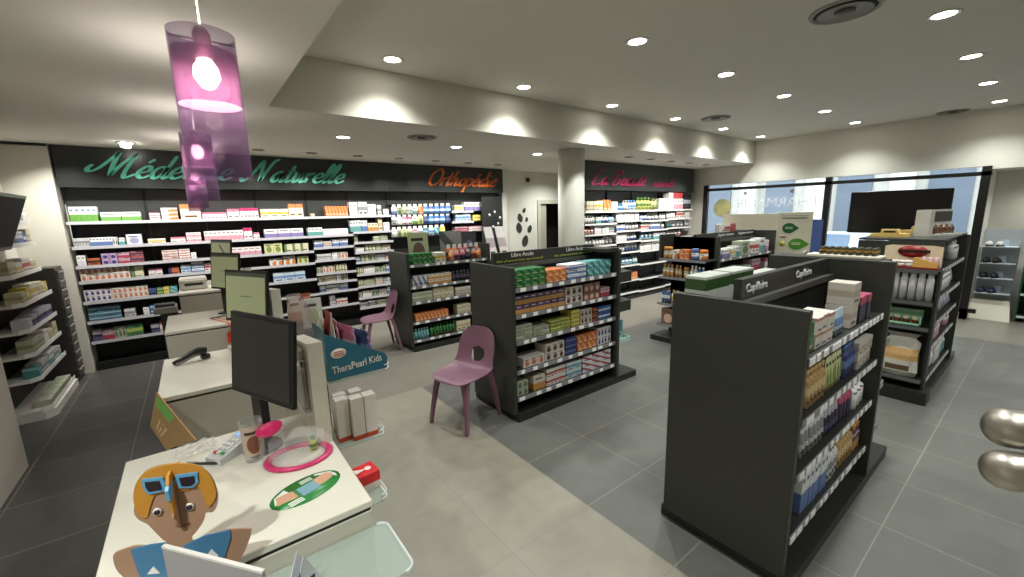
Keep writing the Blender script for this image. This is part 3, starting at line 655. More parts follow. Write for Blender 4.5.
def script(body, px0, px1, zbase, y, m, parent, slant=.42, weight=.26, lift=.012, loc0=(0, 0, 0), vs_=1.0):
    pen = 0; strokes = []
    for ch in body:
        acc = ch == 'é'; adv, ss = GLY['e' if acc else ch]
        for s in ss: strokes.append([(p[0]+pen, p[1]) for p in s])
        if acc: strokes.append([(pen+.4, 1.3), (pen+.7, 1.62)])
        pen += adv+.04
    xa = xat(px0, y, zbase); xb = xat(px1, y, zbase); sc = (xb-xa)/(pen+.3)
    q = MB()
    for s in strokes:
        pt = spline([Vector((a, b)) for a, b in s]); n = len(pt); L_, R_ = [], []
        for i, p in enumerate(pt):
            t = (pt[min(i+1, n-1)]-pt[max(i-1, 0)]).normalized(); nn = Vector((-t.y, t.x))
            w = weight*(.4+.75*abs(t.y*.9-t.x*.3))*(1 if 0 < i < n-1 else .45)
            L_.append(p+nn*w/2); R_.append(p-nn*w/2)
        vs = []
        for yy in (y-lift, y): vs += [(xa+(p.x+p.y*slant)*sc-loc0[0], yy-loc0[1], zbase+p.y*sc*vs_-loc0[2]) for p in L_+R_]
        N = 2*n; fs = []
        for i in range(n-1):
            fs += [(i, n+i, n+i+1, i+1), (N+i, N+i+1, N+n+i+1, N+n+i), (i, i+1, N+i+1, N+i), (n+i, N+n+i, N+n+i+1, n+i+1)]
        fs += [(0, N, N+n, n), (n-1, N-1, N+N-1, N+n-1)]
        q.add(vs, fs)
    return q.build('lettering', m, parent)
FAS = mat((44, 47, 46), .3, noise=.05)
fb = thing('sign_board', 'dark fascia board above the back shelves with teal script lettering', 'sign', (0, 0, 0))
MB().box(-1.17, 2.86, YB, YB+.26, 2.285, LOW-.002).build('board', FAS, fb)
TEAL = mat((96, 200, 174), .45); ORA = mat((206, 100, 34), .45)
zb = at(165, 178.5, y=YB).z
script('Médecine', 94, 235, zb, YB-.002, TEAL, fb, vs_=.86); script('Naturelle', 246, 346, zb-.01, YB-.002, TEAL, fb, vs_=.86)
fb = thing('sign_board', 'dark fascia board above the hanging packs with orange script lettering', 'sign', (0, 0, 0))
MB().box(2.864, 5.34, YB, YB+.26, 2.285, LOW-.002).build('board', FAS, fb)
script('Orthopédie', 427, 497, at(460, 186, y=YB).z, YB-.002, ORA, fb, vs_=.85)

# ---------------------------------------------------------------- second shelf wall (pink lettering)
Y2 = 5.34
LB = [1.855, 1.62, 1.42, 1.2, .98, .7, .38, .12]
bx = [5.8, 6.72, 7.52, 8.5, 9.5]
bn = ['bay beside the round column', 'second bay from the column', 'third bay from the column', 'bay nearest the window']
for i in range(4):
    t = thing('shelving_unit', 'white railed shelving, '+bn[i]+', under pink lettering', 'shelving', (bx[i], Y2, 0), 0, 'bays under the pink lettering')
    W_ = bx[i+1]-bx[i]
    MB().box(.002, W_-.002, .3, .33, 0, 2.24).build('back_panel', mat((26, 26, 26), .5), t)
    MB().box(.004, W_-.004, .28, .299, 1.87, 2.235).build('upper_panel', mat((62, 66, 65), .35), t)
    MB().box(.002, W_-.002, 0, .3, 0, .07).build('plinth', mat((30, 30, 28), .5), t)
    for x in (.001, W_-.013): MB().box(x, x+.012, .255, .28, .07, 2.24).build('upright', mat((30, 30, 28), .5), t)
    off = (0, .035, .015, .03)[i]
    for k, z in enumerate(LB): shelf(t, .001, W_-.001, 0, .25, z+(off if k else 0), 0, mat((60, 60, 58), .5), .03, mat((225, 225, 222), .4))
T = 'below the pink lettering'
row(Y2, LB[0], 'top shelf '+T, [(587, 596, 10, 4, 1, 'cr'), (596.5, 603, 10, 2, 1, 'wy'), (603.5, 611, 11, 2, 1, 'or'), (611.5, 618, 9, 2, 1, 'w'), (618.5, 623, 7, 2, 1, 'bl'), (623.5, 628.5, 10, 2, 1, 'w', 'pump'), (629, 636.5, 10, 3, 1, 'lb', 'bottle'), (638, 652, 12.5, 4, 1, 'ygn', 'bottle'), (652.5, 658, 11, 2, 1, 'yg', 'pump'),
    (659, 674, 11, 5, 1, 'w'), (674.5, 683, 10.5, 3, 1, 'wp2'), (684, 691, 14, 1, 1, 'bk')], x0=5.82, dep=.15, name='cosmetic_box')
row(Y2, LB[0]+.235, 'upper stack on top shelf '+T, [(669, 683, 6, 1, 1, 'red')], dep=.15, name='cosmetic_box')
for k, z in enumerate(LB[1:7]):
    for i in range(4):
        a, b = bx[i]+.03, bx[i+1]-.03; off = (0, .035, .015, .03)[i]
        if i == 3 and k > 2 or i == 2 and k > 3: continue
        pa = 512+FPX*0; 
        c0 = Vector((a, Y2+.02, z-CH)); p0 = 512+FPX*c0.dot(_r2)/c0.dot(_fw); c1 = Vector((b, Y2+.02, z-CH)); p1 = 512+FPX*c1.dot(_r2)/c1.dot(_fw)
        if k == 5 and i == 1:
            row(Y2, z+off, f'low shelf {T}', [(p0, p0+14, 8, 4, 1, 'wt'), (p0+15, p1, 7, 3, 1, 'or')], dep=.15, name='cosmetic_box', x1=b); continue
        fill(Y2, z+off, f'{ordn[k+1]} shelf of the {bn[i]}', p0, p1, 6.2, 8.4, 'derm', (2.6, 4.2), dep=.13, name='cosmetic_box', kinds=('box', 'bottle', 'box', 'pump', 'tube'), gap=.03, x1=b)
fb = thing('sign_board', 'dark fascia board with pink script lettering above the right shelf wall', 'sign', (0, 0, 0))
MB().box(5.8, 9.5, Y2, Y2+.33, 2.245, LOW-.002).build('board', FAS, fb)
PK = mat((160, 32, 78), .45)
zp = at(610, 185, y=Y2).z
script('La Beauté', 591, 646, zp, Y2-.002, PK, fb, vs_=.72); script('naturelle', 652, 674, zp, Y2-.002, PK, fb, weight=.2, vs_=.7)
struct(MB().box(5.76, 9.6, Y2+.34, Y2+.42, 0, LOW).build('wall_partition', WALLM))

# ---------------------------------------------------------------- gondolas
def gondola(name_label, x0, x1, yf, hd, sign_z=(1.40, 1.505), near_h=1.40, far_h=1.49, levels=(), tags=9, depth_=.62, plinth_x=None, header=True, near=True):
    """double-sided aisle unit: near end panel, spine with header strip, far end panel, shelves towards -y and +y"""
    t = thing('gondola_unit', name_label, 'shelving', (x0, yf, 0), 0)
    L = x1-x0; yc = depth_/2
    if near: MB().cbox(-.04, 0, 0, depth_, .07, near_h, .003).build('end_panel', DARK, t)
    MB().cbox(L, L+.04, -.03, depth_+.03, .07, far_h, .003).build('end_panel', DARK, t)
    MB().box(-.01, (plinth_x or x1+.3)-x0, -.03, depth_+.03, 0, .07).build('base', mat((30, 31, 28), .45), t)
    MB().box(0, L, yc-.015, yc+.015, .07, sign_z[0]).build('spine_panel', mat((38, 40, 36), .45), t)
    if header:
        MB().box(0, L, yc-.02, yc+.02, sign_z[0], sign_z[1]).build('header_strip', mat((40, 42, 38), .4), t)
        MB().box(0, L, yc-.05, yc-.02, sign_z[0]-.035, sign_z[0]-.0).build('header_ledge', mat((74, 74, 68), .4), t)
    for z in levels: shelf(t, 0, L, 0, yc-.016, z, tags)
    for z in levels[:2]: shelf(t, 0, L, yc+.016, depth_, z-.0, 0, railm=DARK2)
    return t
# near gondola, hair care
LC = [1.18, .88, .6, .275]
gc = gondola('large dark near gondola unit with a blank end panel and hair care header', 2.1, 3.37, .6, 0, depth_=.645, levels=LC, tags=14, plinth_x=3.92, near_h=1.405, far_h=1.505)
LT = mat((206, 206, 200), .5)
yh = .29-.002
for k, px in enumerate((746, 796)):
    text('Capillaire', .062, LT, gc, (xat(px, .9, 1.44)-2.1, .3025-.002, 1.44-.005), (HX, 0, 0), width=(.25 if k == 0 else .25))
T = 'of the near gondola'
row(.6, LC[0], 'top shelf '+T, [(809.5, 814, 32, 1, 1, 'dg'), (816, 833, 33, 3, 2, 'cor'), (835, 846, 28, 4, 1, 'lb', 'tube'), (851, 858, 46, 1, 2, 'cre'), (859.5, 870, 27, 3, 1, 'pkn')], dep=.12, name='haircare_box', x1=3.34)
row(.6, LC[1], 'second shelf '+T, [(808, 827, 42, 5, 1, 'oy', 'bottle'), (828, 844, 38, 6, 1, 'yg', 'tube'), (845, 856, 36, 4, 1, 'nv', 'bottle'), (857, 872, 28, 3, 2, 'cre')], dep=.12, name='haircare_box', x1=3.34)
row(.6, LC[2], 'third shelf '+T, [(804, 826, 42, 6, 1, 'wgr', 'tube'), (827, 840, 34, 4, 1, 'gp', 'tube'), (841, 853, 36, 4, 1, 'pkn', 'bottle'), (854, 866, 28, 3, 1, 'w', 'bottle')], dep=.12, name='haircare_box', x1=3.34)
row(.6, LC[3], 'bottom shelf '+T, [(801, 826, 46, 7, 1, 'wb'), (827, 838, 38, 4, 1, 'wgr', 'bottle'), (839, 852, 36, 5, 1, 'oy', 'bottle'), (853, 866, 28, 5, 1, 'pg', 'bottle')], dep=.12, name='haircare_box', x1=3.34)
# cartons standing on the far side of it
for i, (x, y, n) in enumerate(((2.2, 1.12, 2), (2.5, 1.12, 2))):
    for j in range(n):
        product('box', .13, .12, .31, 'wgn', (x+.135*j, y-.02, 1.181), 0, f'tall white box with green top behind the near end panel, {ordn[2*i+j]} from the left', 'tall white and green boxes on the near gondola', 'haircare_box')
for j in range(3): product('box', .14, .12, .25, 'wgn', (2.8+.15*j, 1.1, 1.181), 0, 'dark green topped box in the far group behind the gondola header', 'green topped boxes behind the header', 'haircare_box')
# end cap of the near gondola with trays
def trays(unit, x0, x1, y0, y1, zs, m, lab=None):
    for z in zs: 
        q = MB(); q.box(x0, x1, y0, y1, z-.012, z); q.box(x1-.008, x1, y0, y1, z, z+.035); q.box(x0, x1, y0, y0+.008, z, z+.035); q.build('end_tray', m, unit)
trays(gc, 1.311, 1.58, .0, .5, (.93, .62, .3), glass((150, 165, 160), .35))
MB().cbox(1.311, 1.45, .02, .65, 1.42, 1.505, .004).build('top_box', DARK, gc)
pt = tag(MB().cbox(-.07, .07, -.2, .2, 0, .02, .004).build('display_tray', mat((222, 216, 196), .5), None, (3.47, .85, 1.506)), 'cream display tray on the far end of the near gondola', 'tray')
for j in range(3):
    for i in range(8):
        o = MB().lathe([(0, 0), (.014, 0), (.014, .04), (.01, .05), (0, .05)], 10).build('sample_tube', printed((60, 50, 30), (206, 160, 60), 'mid'), None, (3.43+.036*j, .69+.04*i, 1.527))
        tag(o, 'small dark and gold tube standing on the cream display tray', 'tube', 'dark and gold tubes on the cream tray')
# middle gondola, self service medicines
LD = [1.215, .98, .742, .47, .219]
gd = gondola('dark middle gondola unit with boxes of remedies, just behind the nearer purple chair', 2.13, 3.47, 2.75, 0, depth_=.66, levels=LD, tags=9, plinth_x=3.82, near_h=1.40, far_h=1.46, sign_z=(1.39, 1.5))
GT = mat((150, 160, 70), .5)
for px in (511, 566):
    x = xat(px, 3.06, 1.46)-2.13
    text('Libre Accès', .055, LT, gd, (x, .308, 1.452), (HX, 0, 0), width=.27)
    text('des pharmaciens au conseil', .032, GT, gd, (x-.17, .308, 1.41), (HX, 0, 0), width=.56)
MB().box(1.16, 1.38, -.0, .6, 1.44, 1.475).build('top_cap', DARK, gd)
[MB().prism([(.38, zz), (1.0-.4, zz+.02), (.6, zz+.16), (.38, zz+.19)][::-1] if False else [(0, zz+.02), (.42, zz), (.42, zz+.17), (0, zz+.13)], 1.381, 1.6, 'yz').build('end_tray', DARK, gd) for zz in (1.08, .76)]; trays(gd, 1.381, 1.62, .0, .4, (.44,), glass((190, 214, 206), .35))
T = 'of the middle gondola'
row(2.75, LD[0], 'top shelf '+T, [(516, 546, 18, 4, 3, 'dg'), (547, 567, 13, 3, 2, 'or'), (568, 587, 15, 2, 3, 'wb'), (588, 611, 15, 4, 2, 'te')], dep=.16, name='remedy_box', x1=3.45)
row(2.75, LD[1], 'second shelf '+T, [(516, 565, 19, 7, 2, 'pg'), (566, 583, 17, 3, 2, 'wbr'), (584, 600, 17, 3, 2, 'br'), (601, 610, 9, 3, 1, 'rp')], dep=.16, name='remedy_box', x1=3.45)
row(2.75, LD[2], 'third shelf '+T, [(516, 533, 15, 2, 4, 'gg'), (534, 550, 9, 2, 2, 'gg'), (551, 571, 11, 2, 3, 'ygn'), (572, 580, 17, 1, 4, 'ye'), (581, 592, 15, 3, 2, 'wbr'), (593, 598, 13, 1, 2, 'ob'), (599, 611, 13, 3, 2, 'bw')], dep=.16, name='remedy_box', x1=3.45)
row(2.75, LD[3], 'fourth shelf '+T, [(524, 545, 10, 3, 1, 'wos'), (546, 565, 17, 3, 2, 'wbr'), (566, 577, 17, 2, 3, 'nv'), (578, 597, 16, 4, 2, 'or'), (598, 611, 17, 4, 2, 'wvs')], dep=.16, name='remedy_box', x1=3.45)
row(2.75, LD[4], 'bottom shelf '+T, [(518, 529, 15, 2, 2, 'gw'), (534, 546, 15, 1, 1, 'co'), (547, 566, 17, 5, 2, 'wr'), (567, 582, 16, 2, 2, 'lbw'), (583, 611, 17, 3, 3, 'wbre')], dep=.16, name='remedy_box', x1=3.45)
product('box', .16, .13, .2, 'te', (3.66, 2.86, .442), 0, 'teal box on the glass end tray of the middle gondola', None, 'remedy_box')
# back left gondola
LE = [1.2, .905, .69, .41, .155]
ge = gondola('dark farther gondola unit behind the second purple chair', 2.25, 3.5, 5.2, 0, levels=LE, tags=8, plinth_x=3.8, near_h=1.36, far_h=1.42, header=False, sign_z=(1.3, 1.4))
T = 'of the farther left gondola'
row(5.2, LE[0], 'top shelf '+T, [(413, 433, 11, 4, 2, 'dg'), (436, 446, 10, 2, 1, 'wy')], dep=.14, name='supplement_box', x1=3.48)
row(5.2, LE[1], 'second shelf '+T, [(413, 428, 10.5, 3, 1, 'gyb'), (429, 452, 10, 5, 2, 'co'), (453, 471, 10, 5, 1, 'dk', 'bottle')], dep=.14, name='supplement_box', x1=3.48)
row(5.2, LE[2], 'third shelf '+T, [(413, 433, 9.5, 4, 2, 'gg'), (434, 454, 11, 4, 2, 'cr'), (456, 471, 8, 4, 1, 'cre')], dep=.14, name='supplement_box', x1=3.48)
row(5.2, LE[3], 'fourth shelf '+T, [(416, 449, 7.5, 9, 1, 'or'), (458, 471, 9, 3, 2, 'cr')], dep=.14, name='supplement_box', x1=3.48)
row(5.2, LE[4], 'bottom shelf '+T, [(413, 430, 11, 6, 1, 'te', 'bottle'), (431, 456, 12, 8, 1, 'dg', 'pump'), (457, 471, 10, 3, 1, 'cr')], dep=.14, name='supplement_box', x1=3.48)
# cluster of small orange and dark packs on its top right, with leaflet displays
for i in range(6):
    for j in range(2):
        k = ('or', 'dk', 'rn', 'ob', 'pkn')[(i*2+j*3) % 5]
        product('pack', .09, .05, .15+.08*j, k, (2.93+.095*i, 5.25+.07*j, 1.201+.0*j), 0, f'{DZ[k][3]} pouch in the piled display on the farther gondola', f'{DZ[k][3]} pouches piled on the farther gondola', 'snack_pouch')
def card(name, label, cat, loc, w, h, m, rz=0, lean=.1, d=.012, extra=None):
    t = thing(name, label, cat, loc, rz)
    a = MB(); a.prism([(0, 0), (d, 0), (d+h*lean, h), (h*lean, h)], -w/2, w/2, 'yz'); a.build('card', m, t)
    b = MB(); b.prism([(d, 0), (.09, 0), (.09, .01), (d+.01, .01)], -w*.3, w*.3, 'yz'); b.prism([(.09, 0), (.08, 0), (d+h*lean*.7, h*.7), (d+h*lean*.7+.006, h*.7)], -w*.3, w*.3, 'yz'); b.build('strut', mat((180, 176, 166), .6), t)
    return t
card('display_card', 'green and brown picture card on top of the farther gondola', 'card', (2.5, 5.39, 1.201), .3, .42, printed((150, 158, 110), (96, 70, 60), 'spot'))
card('display_card', 'grey patterned display card behind the piled pouches', 'card', (3.02, 5.39, 1.201), .36, .42, printed((120, 118, 112), (60, 60, 62), 'diag'))
card('display_card', 'dark display card beside the grey patterned one', 'card', (3.33, 5.39, 1.201), .25, .4, printed((52, 50, 60), (110, 104, 120), 'spot'))
for x, s in ((3.91, 'nearer'), (4.14, 'farther')):
    t = thing('leaflet_rack', f'pale leaflet rack at the end of the farther gondola, {s} of the two', 'rack', (x, 5.6, 0), -.15)
    MB().prism([(0, 0), (.3, 0), (.3, 1.0), (.26, 1.62), (.24, 1.62), (0, 1.1)], -.08, .08, 'yz').build('stand', mat((70, 70, 68), .5), t)
    MB().prism([(-.01, 1.1), (.23, 1.62), (.22, 1.64), (-.02, 1.12)], -.075, .075, 'yz').build('leaflets', printed((214, 204, 200), (170, 150, 150), 'mid'), t)
# gondola behind the near one
LF = [1.165, .89, .6, .3]
gf = gondola('dark distant gondola unit towards the window, seen above the near one', 5.55, 7.35, 2.75, 0, levels=LF, tags=6, plinth_x=7.39, near_h=1.47, far_h=1.49, sign_z=(1.4, 1.5))
for px in (716.5, 737): text('Hygiène dentaire', .05, LT, gf, (xat(px, 3.06, 1.44)-5.55, yh, 1.445), (HX, 0, 0), width=.5)
MB().box(-.42, -.04, -.08, .68, 0, .07).build('base', mat((30, 31, 28), .45), gf)
for z in (1.185, .93, .55, .25):
    s = MB().box(-.36, -.04, -.05, .595, z-.02, z).build('shelf', DARK2, gf); MB().box(-.367, -.36, -.05, .62, z-.03, z+.004).build('price_rail', RAIL, s)
MB().box(-.04, 0, -.06, .62, 0.07, 1.47).build('end_backing', DARK, gf); MB().box(-.36, 0, .6, .63, 1.19, 1.51).build('side_panel', DARK, gf)
T = 'of the distant gondola'
row(2.75, LF[0], 'top shelf '+T, [(717, 722, 16, 2, 1, 'w', 'pump'), (722.5, 730, 9, 4, 1, 'wv'), (731, 736, 9, 2, 1, 'wy'), (736.5, 740, 10, 2, 1, 'wt'), (741, 750, 14, 1, 1, 'gw'), (752, 759, 13, 2, 1, 'wr'), (759.5, 765, 14, 1, 1, 'wt'), (767, 775, 11, 2, 1, 'wp2')], dep=.14, name='toiletry_box', x1=7.3)
row(2.75, LF[1], 'second shelf '+T, [(718, 728, 9, 4, 1, 'rp'), (729, 742, 9, 3, 1, 'lb'), (743, 751, 7, 3, 1, 'gg'), (752, 760, 12, 2, 1, 'rp'), (765, 774, 10, 3, 1, 'wp')], dep=.14, name='toiletry_box', x1=7.3)
def endrow(x, z, where, items, dep=.12, name='toiletry_box', y0=None, y1=None):
    """along an end cap facing -x; items: (y from, y to, height m, count, design, kind)"""
    prev = None
    for (ya, yb, h, n, k, kind, nr) in items:
        lab = label_for(DZ[k][3], NOUN[kind][0], where, prev); prev = DZ[k][3]; w = abs(yb-ya)/n
        for j in range(nr):
            for i in range(n):
                product(kind, w*.94, min(dep, w) if kind != 'box' else dep, h/nr-.001, k, (x+.02, ya+(yb-ya)*(i+.5)/n, z+.001+j*h/nr), -HX, lab, f'{DZ[k][3]} {NOUN[kind][1]}, {where}',
                        {'box': name, 'bottle': 'bottle', 'aerosol': 'spray_can', 'pump': 'pump_bottle', 'tube': 'cream_tube', 'jar': 'jar', 'pack': 'hanging_pack', 'bag': 'plastic_bag'}[kind])
T = 'end shelf of the distant gondola'
endrow(5.19, 1.185, 'top '+T, [(3.33, 3.2, .16, 2, 'co', 'jar', 1), (3.18, 3.1, .12, 1, 'wo', 'box', 1), (3.08, 2.94, .13, 2, 'or', 'box', 2), (2.93, 2.83, .15, 1, 'wb', 'jar', 1), (2.82, 2.71, .14, 1, 'wo', 'jar', 1)])
endrow(5.19, .93, 'second '+T, [(3.33, 3.16, .17, 3, 'co', 'bottle', 1), (3.14, 3.04, .17, 2, 'oy', 'bottle', 1), (3.02, 2.94, .15, 1, 'co', 'jar', 1), (2.92, 2.82, .18, 2, 'w', 'bottle', 1), (2.82, 2.72, .17, 2, 'bw', 'bottle', 1)])
endrow(5.19, .55, 'third '+T, [(3.33, 3.2, .17, 3, 'bw', 'tube', 1), (3.18, 3.06, .2, 2, 'wy', 'bottle', 1), (3.04, 2.84, .16, 4, 'w', 'pump', 1)])
endrow(5.19, .25, 'bottom '+T, [(3.32, 3.1, .22, 1, 'br', 'box', 1)])
# right gondola, creams and milks
LG = [1.25, .975, .73, .5, .17]
gg = gondola('dark right gondola unit with white bottles and plastic bags on its end', 5.42, 6.8, .6, 0, levels=LG, tags=10, plinth_x=7.2, near_h=1.5, far_h=1.5, header=False, sign_z=(1.42, 1.5))
MB().cbox(-.04, 1.42, -.0, .62, 1.505, 1.525, .003).build('top_board', mat((58, 60, 58), .3), gg)
MB().box(-.24, -.04, -.06, .66, 0, .12).build('base', mat((30, 31, 28), .45), gg)
MB().cbox(-.17, -.04, -.02, .0, .12, 1.25, .003).build('side_cheek', DARK2, gg)
EZ = [1.255, .96, .72, .22]
for z in EZ:
    s = MB().box(-.2, -.042, .0, .64, z-.025, z).build('shelf', DARK2, gg); MB().box(-.207, -.2, .0, .64, z-.03, z+.004).build('price_rail', mat((90, 92, 92), .3), s)
T = 'end shelf of the right gondola'
endrow(5.215, .96, 'second '+T, [(1.14, .61, .27, 9, 'wpl', 'aerosol', 1)], dep=.08)
endrow(5.215, .22, 'bottom '+T, [(1.22, .93, .36, 1, 'bgc', 'bag', 1), (.92, .62, .42, 1, 'bgc2', 'bag', 1)], dep=.12)
# mint box with jars on the third end shelf
mb = thing('jar_display', 'mint green display box with small brown jars on the right gondola end', 'display', (5.23, .86, .721), -HX)
q = MB(); q.box(-.2, .2, 0, .1, 0, .012); q.box(-.2, .2, .09, .1, 0, .15); q.box(-.2, .2, 0, .008, 0, .03); q.box(-.2, -.192, 0, .1, 0, .09); q.box(.192, .2, 0, .1, 0, .09); q.build('tray', mat((150, 200, 165), .5), mb)
for i in range(6):
    o = MB().lathe([(0, .012), (.024, .012), (.024, .06), (.018, .066)], 14, (-.155+.062*i, .05)).build('jar', mat((110, 44, 30), .25), mb)
    MB().lathe([(.025, .06), (.025, .085), (0, .086)], 14, (-.155+.062*i, .05)).build('lid', mat((226, 214, 190), .4), o)
# counter-top cream display on its top end shelf
cdp = thing('cream_display', 'wooden counter display with a red emblem, jars and tubes on the right gondola end', 'display', (5.222, .8, 1.256), -HX)
q = MB(); q.box(-.2, .2, 0, .15, 0, .02); q.build('tray', mat((120, 30, 26), .4), cdp)
q = MB(); q.prism([(-.2, .02), (.2, .02), (.2, .2), (.14, .21), (-.16, .21), (-.2, .2)], .13, .148); q.build('back_board', mat((222, 204, 172), .5), cdp)
MB().lathe([(0, 0), (.1, 0), (.1, .006), (0, .006)], 32, sx=1.05, sy=.55).build('emblem', mat((150, 20, 24), .4), cdp, (.0, .129, .155)).rotation_euler = (HX, 0, 0)
MB().box(-.1, .12, .116, .121, .145, .17).build('name_plate', mat((40, 20, 18), .4), cdp)
MB().prism([(.0, .02), (.19, .02), (.19, .06), (.03, .11)], .03, .05, 'xz').build('slanted_card', mat((214, 170, 90), .5), cdp)
for i in range(4):
    o = MB().lathe([(0, .02), (.026, .02), (.026, .055)], 16, (-.165+.056*i, .045)).build('jar', mat((232, 228, 214), .3), cdp)
    MB().lathe([(.028, .055), (.028, .075), (0, .076)], 16, (-.165+.056*i, .045)).build('lid', mat((236, 234, 226), .4), o)
for i in range(3): MB().lathe([(0, .02), (.018, .02), (.018, .1), (.012, .11), (0, .11)], 12, (.09+.04*i, .1)).build('tube', mat((226, 190, 196), .4), cdp)
for k, z in enumerate(LG):
    c0 = Vector((5.46, .62, z-CH)); p0 = 512+FPX*c0.dot(_r2)/c0.dot(_fw); c1 = Vector((6.76, .62, z-CH)); p1 = 512+FPX*c1.dot(_r2)/c1.dot(_fw)
    fill(.6, z, f'{ordn[k]} side shelf of the right gondola', p0, p1, (19, 20, 15, 15, 22)[k], (23, 23, 18, 17, 26)[k], 'pink', (1.7, 2.8), dep=.1, name='cosmetic_box', kinds=(('pump', 'bottle'), ('bottle', 'tube'), ('box', 'tube'), ('box', 'tube', 'bottle'), ('box', 'box', 'bag'))[k], gap=.1, x1=6.78)
for x, y, l in ((5.6, 1.03, 'nearer'), (6.4, .93, 'farther')):
    t = thing('wooden_tester_tray', f'pale wooden tester holder on top of the right gondola, {l} one', 'tray', (x, y, 1.5265), -HX)
    MB().prism([(-.15, 0), (.15, 0), (.15, .03), (.07, .035), (.065, .075), (-.065, .075), (-.07, .035), (-.15, .03)], 0, .1).build('holder', mat((220, 186, 110), .5), t)
    MB().box(-.045, .045, -.003, .0, .045, .062).build('slot', mat((40, 30, 20), .5), t)
t = thing('tester_display', 'white tester display with a row of small brown bottles on the right gondola', 'display', (6.0, .68, 1.5265), -.35)
q = MB(); q.box(-.26, .26, .1, .12, 0, .26); q.box(-.26, -.2, 0, .1, 0, .26); q.box(-.2, .26, 0, .12, 0, .02); q.build('stand', mat((206, 206, 200), .4), t)
MB().box(-.19, .25, .09, .099, .14, .24).build('header_card', mat((40, 24, 20), .4), t)
for i in range(5): MB().lathe([(0, .02), (.02, .02), (.02, .08), (.01, .09), (.01, .11), (0, .11)], 12, (-.15+.085*i, .05)).build('bottle', mat((90, 56, 30), .25), t)

# ---------------------------------------------------------------- purple chairs
PLUM = mat((132, 94, 112), .42, noise=.02)
def make_chair(label):
    t = thing('plastic_chair', label, 'chair', (0, 0, 0), 0, 'purple plastic chairs beside the gondolas')
    # side profile (forward x, height z), half width, side lift
    pf = [(.235, .425, .07, 0), (.228, .437, .14, 0), (.2, .449, .19, .002), (.14, .455, .215, .006), (.05, .452, .228, .012), (-.05, .448, .23, .018), (-.12, .455, .228, .026),
          (-.17, .49, .222, .03), (-.2, .55, .212, .03), (-.218, .62, .208, .028), (-.232, .69, .2, .024), (-.243, .75, .178, .016), (-.25, .795, .132, .008), (-.252, .818, .07, .003)]
    def cr(a, b, c, d, t): return .5*((2*b)+(c-a)*t+(2*a-5*b+4*c-d)*t*t+(3*b-a-3*c+d)*t**3)
    P = []; n = len(pf); K = 9
    for i in range(n-1):
        q = [pf[max(i-1, 0)], pf[i], pf[i+1], pf[min(i+2, n-1)]]
        for k in range(K): P.append([cr(q[0][j], q[1][j], q[2][j], q[3][j], k/K) for j in range(4)])
    P.append(list(pf[-1])); NU = len(P); NV = 45; vs = []; 
    for i, (x, z, w, l) in enumerate(P):
        nx, nz = (0, 1) if z < .47 else (1, .15)
        for j in range(NV):
            v = -1+2*j/(NV-1); vs.append([x+nx*l*abs(v)**2.2*1.6, v*w, z+nz*l*abs(v)**2.2*(1.3 if z < .47 else .2)])
    # open hole low in the backrest: superellipse rim snapped so the edge is smooth
    hx = []
    for i in range(NU):
        for j in range(NV):
            a = vs[i*NV+j]; e = math.hypot(a[1]/.078, (a[2]-.568)/.066) if P[i][1] > .49 else 9
            hx.append(e)
    for i in range(NU):
        for j in range(NV):
            e = hx[i*NV+j]
            if .86 < e < 1.14:
                a = vs[i*NV+j]; s = 1/e; a[1] *= s; zz = .568+(a[2]-.568)*s; a[2] = zz
    fs = []
    for i in range(NU-1):
        for j in range(NV-1):
            f = (i*NV+j, i*NV+j+1, (i+1)*NV+j+1, (i+1)*NV+j)
            if sum(hx[k] < 1.0 for k in f) >= 2 and sum(hx[k] for k in f)/4 < 1.1: continue
            fs.append(f)
    q = MB(); q.add(vs, fs, 0, True); o = q.build('seat_shell', PLUM, t)
    md = o.modifiers.new('thickness', 'SOLIDIFY'); md.thickness = .012; md.offset = -1
    for sx, sy, fx, fy in ((.15, .165, .225, .215), (.15, -.165, .225, -.215), (-.13, .185, -.235, .215), (-.13, -.185, -.235, -.215)):
        z1 = .44 if sx > 0 else .47
        q = MB(); vs = []
        for tt in (0, .25, .5, .75, 1):
            x = sx+(fx-sx)*tt**.8; y = sy+(fy-sy)*tt**.8; z = z1*(1-tt); w = .046-.02*tt; d = .03-.01*tt
            vs += [(x-d/2*1.3, y-w/2, z), (x+d/2*1.3, y-w/2, z), (x+d/2*1.3, y+w/2, z), (x-d/2*1.3, y+w/2, z)]
        q.add(vs, [(4*i+k, 4*i+(k+1) % 4, 4*i+4+(k+1) % 4, 4*i+4+k) for i in range(4) for k in range(4)]+[(3, 2, 1, 0), (16, 17, 18, 19)])
        q.build('leg', PLUM, t)
    return t
ch = make_chair('purple plastic chair with an oval hole, against the middle gondola')
ch.location = (1.79, 3.1, 0); ch.rotation_euler = (0, 0, math.pi+.3)
dup(ch, (1.93, 5.62, 0), math.pi-.12, 'farther purple plastic chair beside the farther left gondola')

